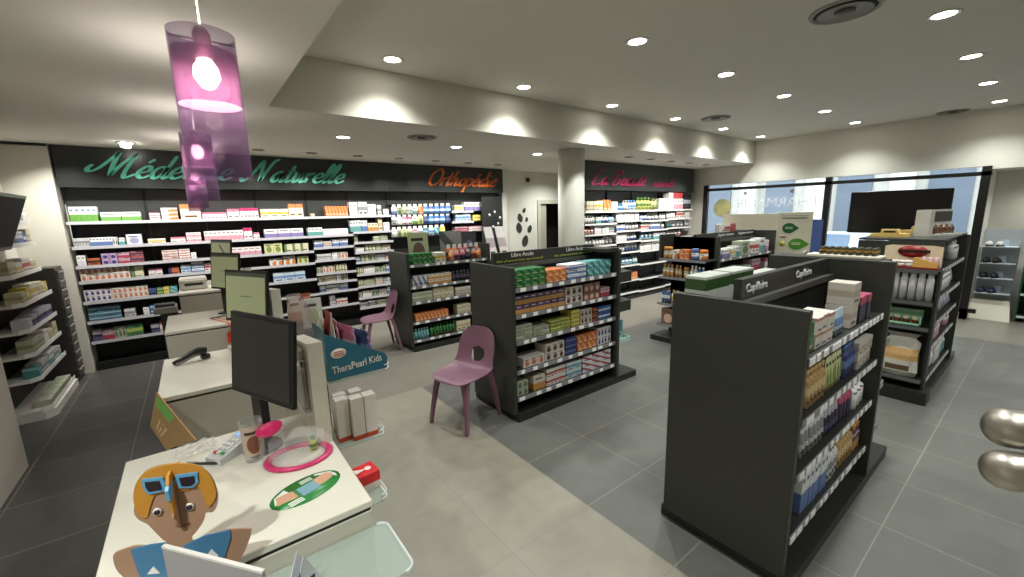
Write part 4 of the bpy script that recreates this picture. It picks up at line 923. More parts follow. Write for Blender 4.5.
# ---------------------------------------------------------------- service counters
CLR2 = glass((246, 248, 248), .015, .05, 'clr2')
CT = mat((222, 219, 205), .28, noise=.01); CB = mat((196, 192, 178), .4, noise=.015)
cn = ['nearest white service counter with the cardboard boy on it', 'second white service counter, behind the large dark monitor', 'third white service counter, with a red tag hanging over its front edge', 'farthest white service counter, by the back shelves']
CN = [(-.31, .355, 1.24, 2.06, .95), (-.25, .42, 2.72, 3.5, .95), (-.28, .42, 4.38, 5.16, .95), (-.2, .42, 5.95, 6.55, 1.045)]
cobj = []
for (x0, x1, y0, y1, z), lab in zip(CN, cn):
    t = thing('service_counter', lab, 'counter', ((x0+x1)/2, (y0+y1)/2, 0), 0, 'white service counters'); hx_, hy = (x1-x0)/2, (y1-y0)/2; cobj.append(t)
    MB().cbox(-hx_, hx_, -hy, hy, z-.025, z, .003).build('countertop', CT, t)
    MB().box(-hx_+.006, hx_-.006, -hy+.006, hy-.006, z-.037, z-.026).build('shadow_gap', mat((40, 40, 36), .6), t)
    MB().cbox(-hx_+.002, hx_-.002, -hy+.003, hy-.003, .08, z-.037, .003).build('body', CB, t)
    MB().box(-hx_+.05, hx_-.04, -hy+.04, hy-.04, 0, .08).build('plinth', mat((60, 60, 56), .5), t)
# upright customer-side partitions on each counter
for i, (y0, y1, zt) in enumerate(((1.70, 2.2, 1.375), (3.06, 3.62, 1.4), (4.7, 5.1, 1.4))):
    z0 = .951; y1 = min(y1, CN[i][3]-.005)
    t = thing('counter_partition', ('nearest', 'second', 'third')[i]+' white upright partition board at the customer side of the counters', 'partition', (.325 if i == 0 else .388, y0, z0), 0, 'white counter partitions')
    q = MB(); q.prism([(0, 0), (y1-y0, 0), (y1-y0, zt-z0-.05), (.0, zt-z0)], -.028, .028, 'yz'); q.build('board', CT, t)
    MB().box(-.05, -.028, .06, .3, .12, .34).build('leaflet_pocket', CLEAR, t)
    MB().box(-.046, -.032, .08, .26, .13, .38).build('leaflets', printed((196, 186, 160), (150, 120, 80), 'spot'), t)

# monitors, turned towards the staff side
def monitor(x, y, z, yaw, w, on, label, base=.951, tl=.115):
    """(x, y, z) is the near bottom corner of the screen, yaw its direction along the bottom edge"""
    u = Vector((math.cos(yaw), math.sin(yaw), 0))
    t = thing('monitor', label, 'monitor', tuple(Vector((x, y, base))+u*w/2), yaw)
    h = w*.8; b = z-base
    def plate(x0, x1, y0, y1, z0, z1, c=.003):   # local x along the screen, +y towards the viewer of the screen
        q = MB(); q.cbox(x0, x1, y0, y1, z0, z1, c); q.v = [(a, bb*math.cos(tl)-zz*math.sin(tl), zz*math.cos(tl)+bb*math.sin(tl)+b) for a, bb, zz in q.v]; return q
    plate(-w/2, w/2, -.018, .0, 0, h).build('casing', mat((14, 14, 15), .35), t)
    if on:
        plate(-w/2+.016, w/2-.016, .0, .002, .018, h-.016, .0005).build('screen', mat((132, 138, 104), .4, emit=.16), t)
        plate(-w/2+.016, w/2-.016, .002, .003, h-.04, h-.016, .0003).build('toolbar', mat((70, 76, 66), .4, emit=.06), t)
        plate(-w*.15, w*.12, .002, .003, h*.5, h*.515, .0003).build('screen_text', mat((80, 84, 66), .4), t)
    else: plate(-w/2+.016, w/2-.016, .0, .002, .02, h-.016, .0005).build('screen', mat((42, 40, 34), .32), t)
    dy = -h*.5*math.sin(tl)
    MB().box(.08, .14, dy-.05, dy-.02, .01, b+h*.5).build('neck', mat((20, 20, 20), .4), t)
    MB().lathe([(0, 0), (.1, 0), (.095, .01), (0, .014)], 28, (.12, dy-.03), sx=.7, sy=.7).build('foot', mat((20, 20, 20), .4), t)
    return t
monitor(.2, 1.522, 1.2, 1.971, .39, False, 'large dark switched-off monitor on the nearest counter')
monitor(.31, 2.98, 1.185, 2.05, .43, True, 'lit monitor on the second counter, just behind the dark one')
monitor(.29, 4.58, 1.2, 2.05, .44, True, 'lit monitor on the third counter, third in the row')
monitor(.33, 6.0, 1.29, 2.02, .42, True, 'farthest small lit monitor over the last counter', 1.046)

# card terminal
t = thing('card_terminal', 'grey card payment terminal with a lit blue screen on the nearest counter', 'card terminal', (.03, 1.87, .951), -.95)
q = MB(); q.prism([(-.09, 0), (.085, 0), (.09, .045), (.03, .05), (-.09, .022)], -.038, .038, 'yz'); q.build('body', mat((196, 198, 196), .4), t)
q = MB(); q.add([(-.028, .028, .0515), (.028, .028, .0515), (.028, .078, .048), (-.028, .078, .048)], [(0, 1, 2, 3)]); q.v = [(x, y, z+.001) for x, y, z in q.v]; q.build('screen', mat((90, 140, 220), .3, emit=.5), t)
for i in range(4):
    for j in range(3):
        c_ = mat((200, 60, 50), .4) if (i, j) == (0, 0) else mat((70, 160, 80), .4) if (i, j) == (0, 2) else mat((225, 225, 222), .4)
        MB().box(-.024+j*.018, -.012+j*.018, -.07+i*.021, -.058+i*.021, .03+i*.004, .036+i*.0055).build('key', c_, t)
# clear cup with leaf print
t = thing('clear_cup', 'tall clear plastic cup printed with brown flowers beside the dark monitor', 'cup', (.085, 1.755, .951))
MB().lathe([(0, .001), (.03, .001), (.038, .16), (.036, .16), (.029, .004), (0, .004)], 28).build('cup', CLR2, t)
q = MB(); n = 16
q.add([((.0345+.003*zz/.1)*math.cos(a), (.0345+.003*zz/.1)*math.sin(a), zz) for zz in (.03, .15) for a in [math.radians(-160+200*i/n) for i in range(n+1)]], [(i, i+1, n+2+i, n+1+i) for i in range(n)])
q.build('printed_sleeve', printed((206, 180, 160), (140, 70, 40), 'spot'), t)
# pen, plastic wrap
t = thing('pen', 'dark pen lying on the nearest counter behind the cardboard boy', 'pen', (-.075, 1.84, .957), .9+HX)
o = MB().lathe([(0, -.07), (.002, -.068), (.005, -.055), (.005, .06), (0, .065)], 10).build('barrel', mat((50, 48, 46), .3), t); o.rotation_euler = (0, HX, 0)
MB().box(.02, .06, -.002, .002, .004, .007).build('clip', CHROME, t)
q = MB(); n = 9; rr = random.Random(4)
q.add([(.14*i/n, .11*j/n, .002+rr.uniform(0, .014)) for i in range(n+1) for j in range(n+1)], [(i*(n+1)+j, (i+1)*(n+1)+j, (i+1)*(n+1)+j+1, i*(n+1)+j+1) for i in range(n) for j in range(n)])
tag(q.build('plastic_wrap', glass((240, 236, 234), .25, .15), None, (-.15, 1.92, .951), .2), 'crumpled clear plastic wrap lying beside the card terminal', 'wrapper')
# coin tray: clear drum with pink foot ring and slanted pink coin dish
t = thing('coin_tray', 'clear coin tray with a pink foot ring and pink dish on the nearest counter', 'coin tray', (.22, 1.66, .951), -.25)
MB().lathe([(.093, 0), (.118, 0), (.12, .008), (.112, .014), (.095, .01), (.093, 0)], 48, sx=1.0, sy=.8).build('foot_ring', mat((206, 56, 112), .35), t)
MB().lathe([(.094, .01), (.096, .01), (.096, .085), (.094, .085)], 48, sx=1.0, sy=.8).build('clear_wall', CLR2, t)
o = MB().lathe([(0, 0), (.032, 0), (.04, .012), (.036, .012), (.03, .005), (0, .005)], 28, sy=.9, sx=1.15).build('coin_dish', mat((206, 40, 100), .3), t, (-.085, .01, .125)); o.rotation_euler = (.35, -.2, 0)
MB().lathe([(.034, .012), (.035, .012), (.035, .12), (.034, .12)], 24, (-.085, .01), sx=1.2, sy=.8).build('dish_column', CLR2, t)
product('bottle', .03, .03, .06, 'ygn', (.275, 1.66, .952), 0, 'small yellow green sample bottle standing inside the pink ringed tray', None, 'sample_bottle')
# oval counter sticker
t = thing('counter_sticker', 'oval green advertising sticker with two hands on the nearest counter', 'sticker', (.2, 1.435, .9505), .28)
MB().lathe([(0, 0), (.115, 0), (.115, .0008), (0, .0008)], 48, sx=1, sy=.62).build('oval', mat((30, 130, 50), .35), t)
HAND = mat((206, 160, 130), .5)
for s, nm in ((-1, 'left'), (1, 'right')):
    q = MB(); q.prism([(s*.1, .012*s), (s*.085, .035), (s*.045, .03), (s*.015, .018), (s*.01, .008), (s*.04, .004), (s*.012, -.004), (s*.016, -.014), (s*.05, -.018), (s*.085, -.01)], .0009, .0014, 'xy'); q.build('hand', HAND, t)
MB().box(-.035, .035, -.03, .024, .0015, .002).build('leaflet', printed((120, 180, 200), (60, 150, 80), 'diag'), t)
MB().prism([(-.105, -.005), (-.09, .036), (-.05, .056), (-.045, .03)], .0009, .0012, 'xy').build('white_area', mat((220, 222, 216), .5), t)
MB().prism([(.105, .0), (.098, .03), (.06, .055), (.05, .05), (.085, .02), (.1, -.02)], .0009, .0012, 'xy').build('white_area', mat((220, 222, 216), .5), t)
for i in range(4): MB().box(.0, .04, .034+.006*i, .037+.006*i, .0009, .0012).build('text_line', mat((226, 232, 220), .5), t)
for i in range(3): MB().box(-.075, -.03, -.05+.009*i, -.044+.009*i, .0009, .0012).build('text_line', mat((226, 232, 220), .5), t)
# brown cardboard sheet leaning between the first two counters
t = thing('brown_cardboard', 'brown cardboard sheet with a green printed corner, leaning between the first two counters', 'cardboard', (0, 0, 0))
qs = [at(156, 392.5, z=.975), at(195, 440, z=.955), at(166, 450, z=.77), at(150, 426, z=.77)]; nn_ = (qs[1]-qs[0]).cross(qs[3]-qs[0]).normalized()*.006
q = MB(); q.add([tuple(p) for p in qs]+[tuple(p+nn_) for p in qs], [(0, 1, 2, 3), (7, 6, 5, 4)]+[(k, 4+k, 4+(k+1) % 4, (k+1) % 4) for k in range(4)]); q.build('sheet', mat((172, 136, 88), .8, noise=.05), t)
def onq(a, b, lift=-.002):   # a along the top edge, b down the sheet
    p = qs[0].lerp(qs[1], a).lerp(qs[3].lerp(qs[2], a), b); n_ = nn_.normalized(); n_ = n_ if n_.dot(Vector((0, 0, CH))-p) > 0 else -n_; return tuple(p+n_*(.0015+(.006 if n_.dot(nn_) > 0 else 0)))
q = MB(); q.add([onq(.06, .03), onq(.55, .03), onq(.55, .3), onq(.06, .3)], [(0, 1, 2, 3)]); q.build('green_print', mat((120, 190, 90), .6), t)
for k in range(3):
    q = MB(); q.add([onq(.3+.12*k, .5), onq(.36+.12*k, .5), onq(.36+.12*k, .85), onq(.3+.12*k, .85)], [(0, 1, 2, 3)]); q.build('pale_print', mat((210, 186, 144), .6), t)
MB().box(-.012, .012, -.012, .012, 0, .85).build('support_post', mat((30, 30, 30), .5), t, (-.2, 2.5, 0))

# hand-held scanner on the second counter
t = thing('barcode_scanner', 'black and grey handheld scanner lying on the second counter', 'scanner', (-.1, 3.32, .952), .35)
q = MB(); q.tube([(-.1, 0, .016), (-.05, 0, .03), (.0, 0, .052), (.04, 0, .062), (.08, 0, .05)], .02, 12, rs=[.014, .017, .019, .022, .026]); q.build('body', mat((24, 24, 24), .35), t)
q = MB(); q.tube([(-.09, -.006, .012), (-.04, -.008, .022), (.01, -.008, .04), (.05, -.006, .044)], .012, 10); q.build('grey_inlay', mat((128, 126, 122), .4), t)
MB().cbox(.05, .1, -.02, .02, 0, .03, .005).build('window', mat((20, 20, 22), .2), t)
# ribbon tag on the third counter
t = thing('hanging_tag', 'red tag on a coral ribbon draped over the front edge of the third counter', 'tag', (.16, 4.37, .952))
MB().box(-.022, .032, -.022, -.018, -.17, -.075).build('tag', mat((226, 60, 34), .5, emit=0), t)
q = MB(); q.tube([(-.11, .3, .004), (-.05, .15, .006), (0, .0, .004), (.002, -.02, -.03), (.005, -.02, -.08)], .004, 6); q.tube([(-.07, .32, .004), (.0, .14, .006), (.01, .0, .004), (.006, -.022, -.03)], .004, 6); q.build('ribbon', mat((230, 110, 90), .6), t)
q = MB(); q.lathe([(.012, -.002), (.016, -.002), (.016, .002), (.012, .002), (.012, -.002)], 16); o = q.build('ring', CHROME, t, (.005, -.022, -.065)); o.rotation_euler = (HX, 0, 0)
t = thing('pen', 'dark pen lying on the third counter beside the coral ribbon', 'pen', (.1, 4.72, .957), .3)
o = MB().lathe([(0, -.07), (.005, -.06), (.005, .06), (0, .065)], 10).build('barrel', mat((50, 52, 56), .3), t); o.rotation_euler = (0, HX, 0); MB().box(.02, .06, -.002, .002, .004, .007).build('clip', CHROME, t)
# label printer at the far counter and small paper stacks
t = thing('label_printer', 'small grey and black label printer on a low shelf left of the last counter', 'printer', (-.33, 5.95, .0), 0)
MB().cbox(-.1, .1, -.12, .12, .86, .93, .006).build('body', mat((150, 148, 140), .4), t); MB().cbox(-.085, .085, -.09, .06, .93, .96, .006).build('cover', mat((40, 40, 42), .4), t); MB().cbox(-.05, .1, -.1, .12, .0, .86, .003).build('pedestal', DARK, t)
t = thing('office_printer', 'white flat printer on the farthest counter', 'printer', (-.04, 6.36, 1.046), 0)
MB().cbox(-.15, .12, -.16, .18, 0, .12, .008).build('body', mat((206, 204, 196), .4), t); MB().box(-.14, .11, -.15, .17, .121, .127).build('lid', mat((170, 168, 160), .4), t); MB().box(-.1, .08, -.165, -.161, .05, .08).build('slot', mat((40, 40, 40), .5), t)
tag(MB().cbox(-.06, .08, -.05, .05, 0, .03, .002).build('note_pad', mat((214, 214, 206), .5), None, (.17, 3.42, .952), .2), 'small white note pad on the second counter beside the partition', 'note pad')

# glass shelves at the customer side
def glass_shelf(x0, x1, y0, y1, z, label, wire=True):
    t = thing('glass_shelf', label, 'shelf', (x0, y0, z))
    q = MB(); r = .03; L, Wd = y1-y0, x1-x0
    poly = [(0, 0)]+[(Wd-r+r*math.cos(a), r+r*math.sin(a)) for a in [math.radians(-90+15*i) for i in range(7)]]+[(Wd-r+r*math.cos(a), L-r+r*math.sin(a)) for a in [math.radians(15*i) for i in range(7)]]+[(0, L)]
    q.prism(poly, -.008, 0, 'xy'); q.build('glass_plate', glass((206, 220, 212), .14), t)
    q = MB()
    if wire: q.tube([(p[0], p[1], .022) for p in poly[1:-1]], .003, 6)
    else: q.tube([(p[0], p[1], -.004) for p in poly[1:-1]], .005, 6)
    q.tube([(p[0], p[1], .0) for p in poly[1:-1]], .004, 6); q.build('rim', mat((206, 212, 210), .25), t)
    MB().box(-.01, .02, .03, .05, -.02, 0).build('bracket', CHROME, t); MB().box(-.01, .02, L-.05, L-.03, -.02, 0).build('bracket', CHROME, t)
    return t
glass_shelf(.36, .605, 1.80, 2.04, .85, 'glass shelf carrying tall white boxes at the side of the nearest counter')
glass_shelf(.36, .47, 1.42, 1.64, .8, 'glass shelf carrying a red box at the side of the nearest counter')
glass_shelf(-.31, .39, 1.0, 1.236, .86, 'clear glass ledge along the front of the nearest counter', False)
for i, (x, y) in enumerate(((.437, 1.872), (.495, 1.845), (.552, 1.845), (.445, 1.935), (.515, 1.925))):
    product('box', .055, .055, .2, 'tall', (x, y-.03, .831), 0, 'tall white box with an orange foot on the glass shelf', 'tall white boxes with orange feet on the glass shelf', 'tall_carton') if False else None
    q = MB(); q.cbox(-.027, .027, -.027, .027, .02, .2, .001, 0); q.cbox(-.0275, .0275, -.0275, .0275, 0, .022, .001, 1)
    o = q.build('tall_carton', [mat((214, 208, 200), .4), mat((186, 66, 30), .4)], None, (x, y, .851)); tag(o, ('left front', 'middle front', 'right front', 'left rear', 'right rear')[i]+' tall white box with an orange foot on the glass shelf', 'box', 'tall white boxes with orange feet')
t = thing('red_box', 'small red and white box on the glass shelf at the counter side', 'box', (.415, 1.54, .801), .1)
MB().cbox(-.05, .05, -.04, .04, 0, .055, .001).build('base', mat((214, 206, 196), .4), t); MB().cbox(-.051, .051, -.041, .041, .03, .072, .001).build('lid', mat((206, 30, 36), .35), t)
MB().prism([(-.03, -.01), (.01, .0), (-.03, .02)], .0725, .0735, 'xy').build('mark', mat((235, 230, 226), .5), t); MB().lathe([(.006, .0725), (.013, .0725), (.013, .0735), (.006, .0735)], 20, (.02, .0)).build('mark', mat((235, 230, 226), .5), t)
# teal counter display on its own glass shelf
glass_shelf(.36, .71, 1.96, 2.24, 1.1, 'upper glass shelf carrying the teal display box')
TL = mat((36, 100, 122), .45)
t = thing('display_box', 'teal cardboard display box with white lettering beside the counter partition', 'display', (.42, 1.975, 1.1015), .0)
side = [(0, 0), (.275, 0), (.285, .05), (.275, .075), (.1, .17), (.0, .23)]
q = MB(); q.prism(side, 0, .004); q.prism(side, .23, .234); q.box(.0, .004, .004, .23, 0, .24); q.box(.266, .27, .004, .23, 0, .05); q.box(.004, .266, .004, .23, 0, .004); q.build('carton', TL, t)
WH = mat((230, 228, 220), .5)
text('TheraPearl Kids', .05, WH, t, (.02, -.002, .03), (HX, -.06, 0), width=.235)
MB().lathe([(0, 0), (.032, 0), (.032, .001), (0, .001)], 28, sx=1.1, sy=.75).build('oval_badge', WH, t, (.055, -.001, .125)).rotation_euler = (HX, 0, 0)
for i in range(3): MB().box(.035, .078, -.0035, -.0025, .113+.009*i, .117+.009*i).build('badge_text', mat((190, 70, 60), .5), t)
for i in range(7):
    k = ['cr', 'red', 'rp', 'wp', 'lav', 'nv', 'pu'][i]; desc = ['cream', 'red and white', 'red and pink', 'pink', 'pale lavender', 'navy blue', 'purple'][i]
    z0 = .004
    o = product('bag', random.uniform(.12, .18), .036, random.uniform(.27, .33)-.017*i, k, (.455+.033*i, 2.09+random.uniform(-.02, .02), 1.1015+z0+.001), HX+random.uniform(-.2, .3), f'{desc} soft cold pack standing in the teal display box', None, 'cold_pack')
t = thing('perspex_screen', 'slanted clear pinkish acrylic screen behind the teal display box', 'screen', (.38, 2.46, .951-.0), 0)
q = MB(); q.add([(-.03, 0, .05), (.1, .02, .05), (.12, .02, .33), (.05, .01, .5), (-.02, 0, .5)]+[(-.03, .006, .05), (.1, .026, .05), (.12, .026, .33), (.05, .016, .5), (-.02, .006, .5)], [(0, 1, 2, 3, 4), (9, 8, 7, 6, 5)]+[(i, 5+i, 5+(i+1) % 5, (i+1) % 5) for i in range(5)])
q.build('sheet', glass((222, 208, 208), .22, .2), t); MB().box(-.09, .1, -.03, .05, .03, .05).build('foot', CLEAR, t); MB().box(-.09, -.03, -.03, .05, -.951, .05).build('post', CB, t)
# mixed display between the second and third counter, customer side
t = thing('counter_display_shelf', 'black shelf beside the second counter carrying a white card and brown bags', 'shelf', (.46, 3.0, 0))
MB().box(0, .26, 0, .45, 1.08, 1.1).build('shelf', mat((24, 24, 24), .4), t); MB().box(0, .02, 0, .45, 0, 1.08).build('upright', mat((24, 24, 24), .4), t); MB().box(0, .26, .43, .45, 0, 1.08).build('side', mat((24, 24, 24), .4), t); MB().box(0, .26, 0, .45, .7, .72).build('shelf', mat((24, 24, 24), .4), t)
card('display_card', 'plain white card with a small green mark on the black shelf', 'card', (.6, 3.08, 1.101), .13, .2, printed((222, 220, 212), (190, 196, 150), 'spot'))
for i, (x, y, h) in enumerate(((.53, 3.24, .19), (.62, 3.32, .2))): product('bag', .1, .07, h, 'ob' if i else 'co', (x, y, 1.101), .2, ('brown', 'cream and orange')[1-i]+' paper bag standing behind the white card', None, 'paper_bag')
for i in range(4): product('tube', .05, .035, .13, ('wgr', 'w', 'lb', 'wp2')[i], (.51+.055*i, 3.05, .721), 0, f'{("grey", "plain white", "light blue", "pale pink")[i]} tube on the lower part of the black shelf', None, 'cream_tube')
# orange and white cartons on the partition of the third counter
for i, (x, y, k, d_) in enumerate(((.2, 5.22, 'co', 'cream and orange'), (.28, 5.2, 'ow', 'orange'), (.28, 5.12, 'wo', 'white and orange'))):
    product('box', .07, .05, .33-.03*i, k, (x, y-.12, .951), .0, f'tall {d_} box beside the monitor of the third counter', None, 'tall_carton')
t = thing('gooseneck_lamp', 'thin curved metal gooseneck behind the lit monitors', 'gooseneck', (.28, 5.12, .951))
MB().tube([(0, 0, 0), (0.0, 0, .3), (-.02, 0, .5), (-.07, -.02, .66)], .007, 8).build('neck', mat((120, 118, 112), .35), t); MB().lathe([(0, 0), (.035, 0), (.035, .01), (0, .012)], 20).build('foot', mat((60, 60, 58), .4), t)

t = thing('small_leaflet', 'small white and blue folded leaflet standing on the glass ledge', 'leaflet', (.13, 1.12, .861), .4)
MB().prism([(-.04, 0), (.04, 0), (.0, .1)], 0, .003).build('front', printed((214, 218, 224), (70, 100, 170), 'left'), t); MB().prism([(-.04, 0), (.04, 0), (.0, .1)], .03, .033).build('back', mat((214, 218, 224), .5), t); MB().box(-.04, .04, .003, .03, 0, .002).build('foot', mat((214, 218, 224), .5), t)
# ---------------------------------------------------------------- cardboard boy
P0 = Vector((-.13, 1.262, .952)); UU = Vector((math.cos(.31), -math.sin(.31), 0)); NN = Vector((-UU.y, UU.x, 0))
boy = thing('cardboard_figure', 'cardboard cutout boy with yellow hair, blue glasses and blue shirt on the nearest counter', 'cardboard figure', tuple(P0), -.31)
def uv(px, py):
    p = hit(px, py, P0, NN)-P0; return (p.dot(UU), p.z)
def smooth(ps, n=4):
    out = []; N = len(ps)
    for i in range(N):
        a, b, c, d = (Vector(ps[(i+k-1) % N]) for k in range(4))
        for k in range(n):
            t = k/n; v = .5*((2*b)+(c-a)*t+(2*a-5*b+4*c-d)*t*t+(3*b-a-3*c+d)*t**3); out.append((v.x, v.y))
    return out
def piece(name, pts, y0, y1, m, parent=boy, sm=False):
    ps = [uv(*p) for p in (smooth(pts) if sm else pts)]; return MB().prism(ps, y0, y1).build(name, m, parent)
SKIN = mat((168, 132, 106), .6, noise=.02); HAIR = mat((196, 136, 46), .55, noise=.04); BLU = mat((72, 124, 162), .5, noise=.02); GLB = mat((96, 160, 200), .4)
piece('body_board', [(113, 556), (120, 551), (138, 546), (160, 548), (166, 542), (163, 540), (154, 531), (147, 524), (139, 520), (134, 513), (135, 500), (140, 478), (152, 468), (176, 464), (198, 466), (211, 477), (217, 492), (217, 505), (213, 512), (206, 513), (203, 522), (197, 531), (192, 537), (195, 541), (222, 531), (248, 529), (251, 533), (246, 548), (236, 566), (215, 590), (150, 592), (136, 590), (124, 578), (116, 569)], .0, .005, SKIN, sm=True)
piece('hair', [(139, 514), (134, 500), (136, 484), (145, 472), (160, 466), (178, 463), (197, 465), (210, 475), (216, 490), (215, 499), (208, 506), (202, 492), (198, 486), (186, 490), (168, 492), (156, 494), (151, 505), (147, 517)], -.003, .0, HAIR, sm=True)
piece('shirt', [(131, 549), (150, 544), (165, 542), (178, 549), (192, 541), (205, 535), (230, 529), (231, 537), (225, 556), (214, 590), (148, 592), (138, 570)], -.003, .0, BLU)
for (a_, nm) in ((((143, 478), (164, 476), (168, 489), (149, 493), (144, 486)), 'left'), (((176, 474), (198, 471), (199, 481), (194, 486), (180, 487)), 'right')):
    piece('glasses_rim', a_, -.007, -.003, GLB)
    cx = sum(p[0] for p in a_)/5; cy = sum(p[1] for p in a_)/5
    piece('glasses_lens', [(cx+(p[0]-cx)*.68, cy+(p[1]-cy)*.62) for p in a_], -.009, -.007, mat((40, 28, 34), .15))
piece('glasses_bridge', [(164, 480), (177, 478), (177, 482), (165, 484)], -.006, -.003, GLB)
for px, py in ((158, 511), (190, 506)):
    c_ = uv(px, py); MB().lathe([(0, 0), (.0095, 0), (.0095, .002), (0, .002)], 20, sy=1.1).build('eye', mat((226, 220, 210), .5), boy, (c_[0], -.002, c_[1])).rotation_euler = (HX, 0, 0)
    MB().lathe([(0, 0), (.0065, 0), (.0065, .002), (0, .002)], 16).build('pupil', mat((50, 36, 46), .4), boy, (c_[0], -.0045, c_[1])).rotation_euler = (HX, 0, 0)
piece('mouth', [(182, 526), (190, 522), (191, 524), (184, 528)], -.0015, .0, mat((150, 90, 70), .6))
for px, py in ((154, 570), (212, 553)): piece('triangle_mark', [(px-6, py+3), (px, py-5), (px+7, py+2)], -.0045, -.003, mat((232, 230, 226), .5))
# crossing profile board, slotted through the head at right angles, coming forward
hc = uv(176, 500)
def cross(name, pts, m, th=.0025): return MB().prism([(-p[0], p[1]) for p in pts], hc[0]-th, hc[0]+th, 'yz').build(name, m, boy)
z_ = hc[1]
cross('profile_board', [(.022, z_-.0), (.025, z_-.016), (.03, z_-.028), (.022, z_-.034), (.02, z_-.055), (.012, z_-.07), (.0, z_-.076), (-.02, z_-.06), (-.03, z_-.02), (-.03, z_+.03), (.0, z_+.05), (.028, z_+.035)], SKIN, .0024)
cross('profile_hair', [(.026, z_-.02), (.032, z_+.03), (.028, z_+.06), (.018, z_+.078), (.0, z_+.084), (-.04, z_+.08), (-.065, z_+.05), (-.065, z_-.01), (-.05, z_-.045), (-.038, z_-.02), (-.02, z_+.01), (.014, z_+.02), (.018, z_-.03)], HAIR, .003)
cross('profile_glasses', [(.034, z_+.02), (.036, z_+.048), (.026, z_+.06), (.012, z_+.05), (.016, z_+.026)], GLB, .0036)
# pale card in front of the figure
pc = thing('leaflet_box', 'plain grey white card box in front of the cardboard boy', 'box', (-.155, 1.19, .0), -1.0)
a_ = at(162, 548, y=1.2); b_ = at(262, 570, z=a_.z)
q = MB(); w_ = (b_-a_).length; pc.rotation_euler = (0, 0, math.atan2(b_.y-a_.y, b_.x-a_.x))
hh_ = a_.z-.862
q.prism([(.0, .0), (w_, 0), (w_, hh_-.01), (.0, hh_)], .0, .006); q.box(.0, w_, .006, .05, 0, .03); q.build('card', mat((156, 150, 152), .6), pc); MB().prism([(0, hh_), (w_, hh_-.01), (w_, hh_-.004), (0, hh_+.006)], -.001, .008).build('top_edge', mat((214, 212, 206), .5), pc)
pc.location = (a_.x, a_.y, .8615)

# ---------------------------------------------------------------- left side: cabinet end, corner shelves, drawers, screen
tag(MB().cbox(LX+.001, -1.235, 3.75, 4.66, .0, 2.1, .004).build('tall_cabinet', mat((206, 200, 190), .5), None), 'tall plain white cabinet end at the left edge', 'cabinet')
t = thing('corner_shelf_unit', 'white wall shelf unit with slanted shelf ends, left of the drawers', 'shelving', (LX, 5.72, 0))
MB().box(0.001, .03, 0, 1.1, 0.05, 1.4).build('back_panel', mat((60, 58, 54), .5), t)
ZL = [.1, .4, .64, .87, 1.12, 1.38]
LW = mat((212, 210, 202), .4)
for z in ZL+[1.66, 1.88]:
    d_ = .31 if z < .3 else .28 if z < 1.2 else .24
    s = MB().prism([(.001, 0), (d_-.06, 0), (d_, .07), (d_, 1.05), (.001, 1.05)], z-.02, z, 'xy').build('shelf', LW, t)
    q = MB(); q.prism([(d_-.06, -.004), (d_+.004, .07), (d_+.004, 1.05), (d_, 1.05), (d_, .07), (d_-.062, 0)], z-.02, z+.022, 'xy'); q.build('price_rail', mat((226, 226, 222), .35), s)
MB().prism([(.001, 0), (.27, 0), (.33, .08), (.33, 1.05), (.001, 1.05)], 0, .075, 'xy').build('base', LW, t)
WN = ['bottom', 'second lowest', 'third lowest', 'fourth lowest', 'fifth lowest', 'sixth lowest', 'second highest', 'top']
for k, z in enumerate(ZL+[1.66, 1.88]):
    pal = [['te', 'rp', 'gw'], ['te', 'cr', 'wt', 'wgr'], ['wgr', 'cr', 'w', 'gg'], ['lav', 'wr', 'wb', 'gp'], ['ye', 'wy', 'cr', 'wr'], ['ye', 'wy', 'wr', 'cr'], ['bw', 'wb', 'wp', 'cr'], ['bl', 'gyb', 'w', 'wgr']][k]
    y = 5.82; xw = LX+(.31 if z < .3 else .28 if z < 1.2 else .24)
    while y < 6.68:
        n = random.randint(2, 4); w = random.uniform(.045, .07); kk = random.choice(pal); h = random.uniform(.1, .15) if k else .06
        if k >= 4: h = random.uniform(.11, .16)
        lab = f'{DZ[kk][3]} box on the {WN[k]} shelf of the left wall unit'
        for j in range(n):
            if y+w > 6.74: break
            product('box', w*.95, .11, h, kk, (xw-.012, y+w/2, z+.001), HX, lab, f'{DZ[kk][3]} boxes on the {WN[k]} left wall shelf', 'pharmacy_box'); y += w
        y += .015
t = thing('drawer_cabinet', 'tall dark cabinet with a column of shallow drawers beside the back shelving', 'cabinet', (LX, 6.86, 0))
MB().cbox(.001, .32, 0, .33, 0, 1.37, .003).build('body', mat((48, 46, 43), .45), t)
for k in range(12):
    o = MB().cbox(.321, .335, .02, .31, .06+k*.107, .155+k*.107, .003).build('drawer', mat((58, 56, 52), .4), t); MB().box(.335, .345, .05, .28, .13+k*.107, .14+k*.107).build('handle', mat((150, 150, 146), .3), o)
t = thing('wall_screen', 'tilted black framed display hanging high at the left edge', 'screen', (LX, 5.03, 1.89))
q = MB(); q.cbox(.02, .05, 0, .68, -.25, .22, .004); q.v = [(x+.34+z*.35, y, z) for x, y, z in q.v]; q.build('casing', mat((12, 12, 12), .3), t)
q = MB(); q.box(.0505, .053, .03, .65, -.22, .19); q.v = [(x+.34+z*.35, y, z) for x, y, z in q.v]; q.build('glass_front', mat((8, 8, 8), .7), t)
MB().box(.001, .36, .3, .36, -.03, .03).build('arm', mat((30, 30, 30), .4), t)

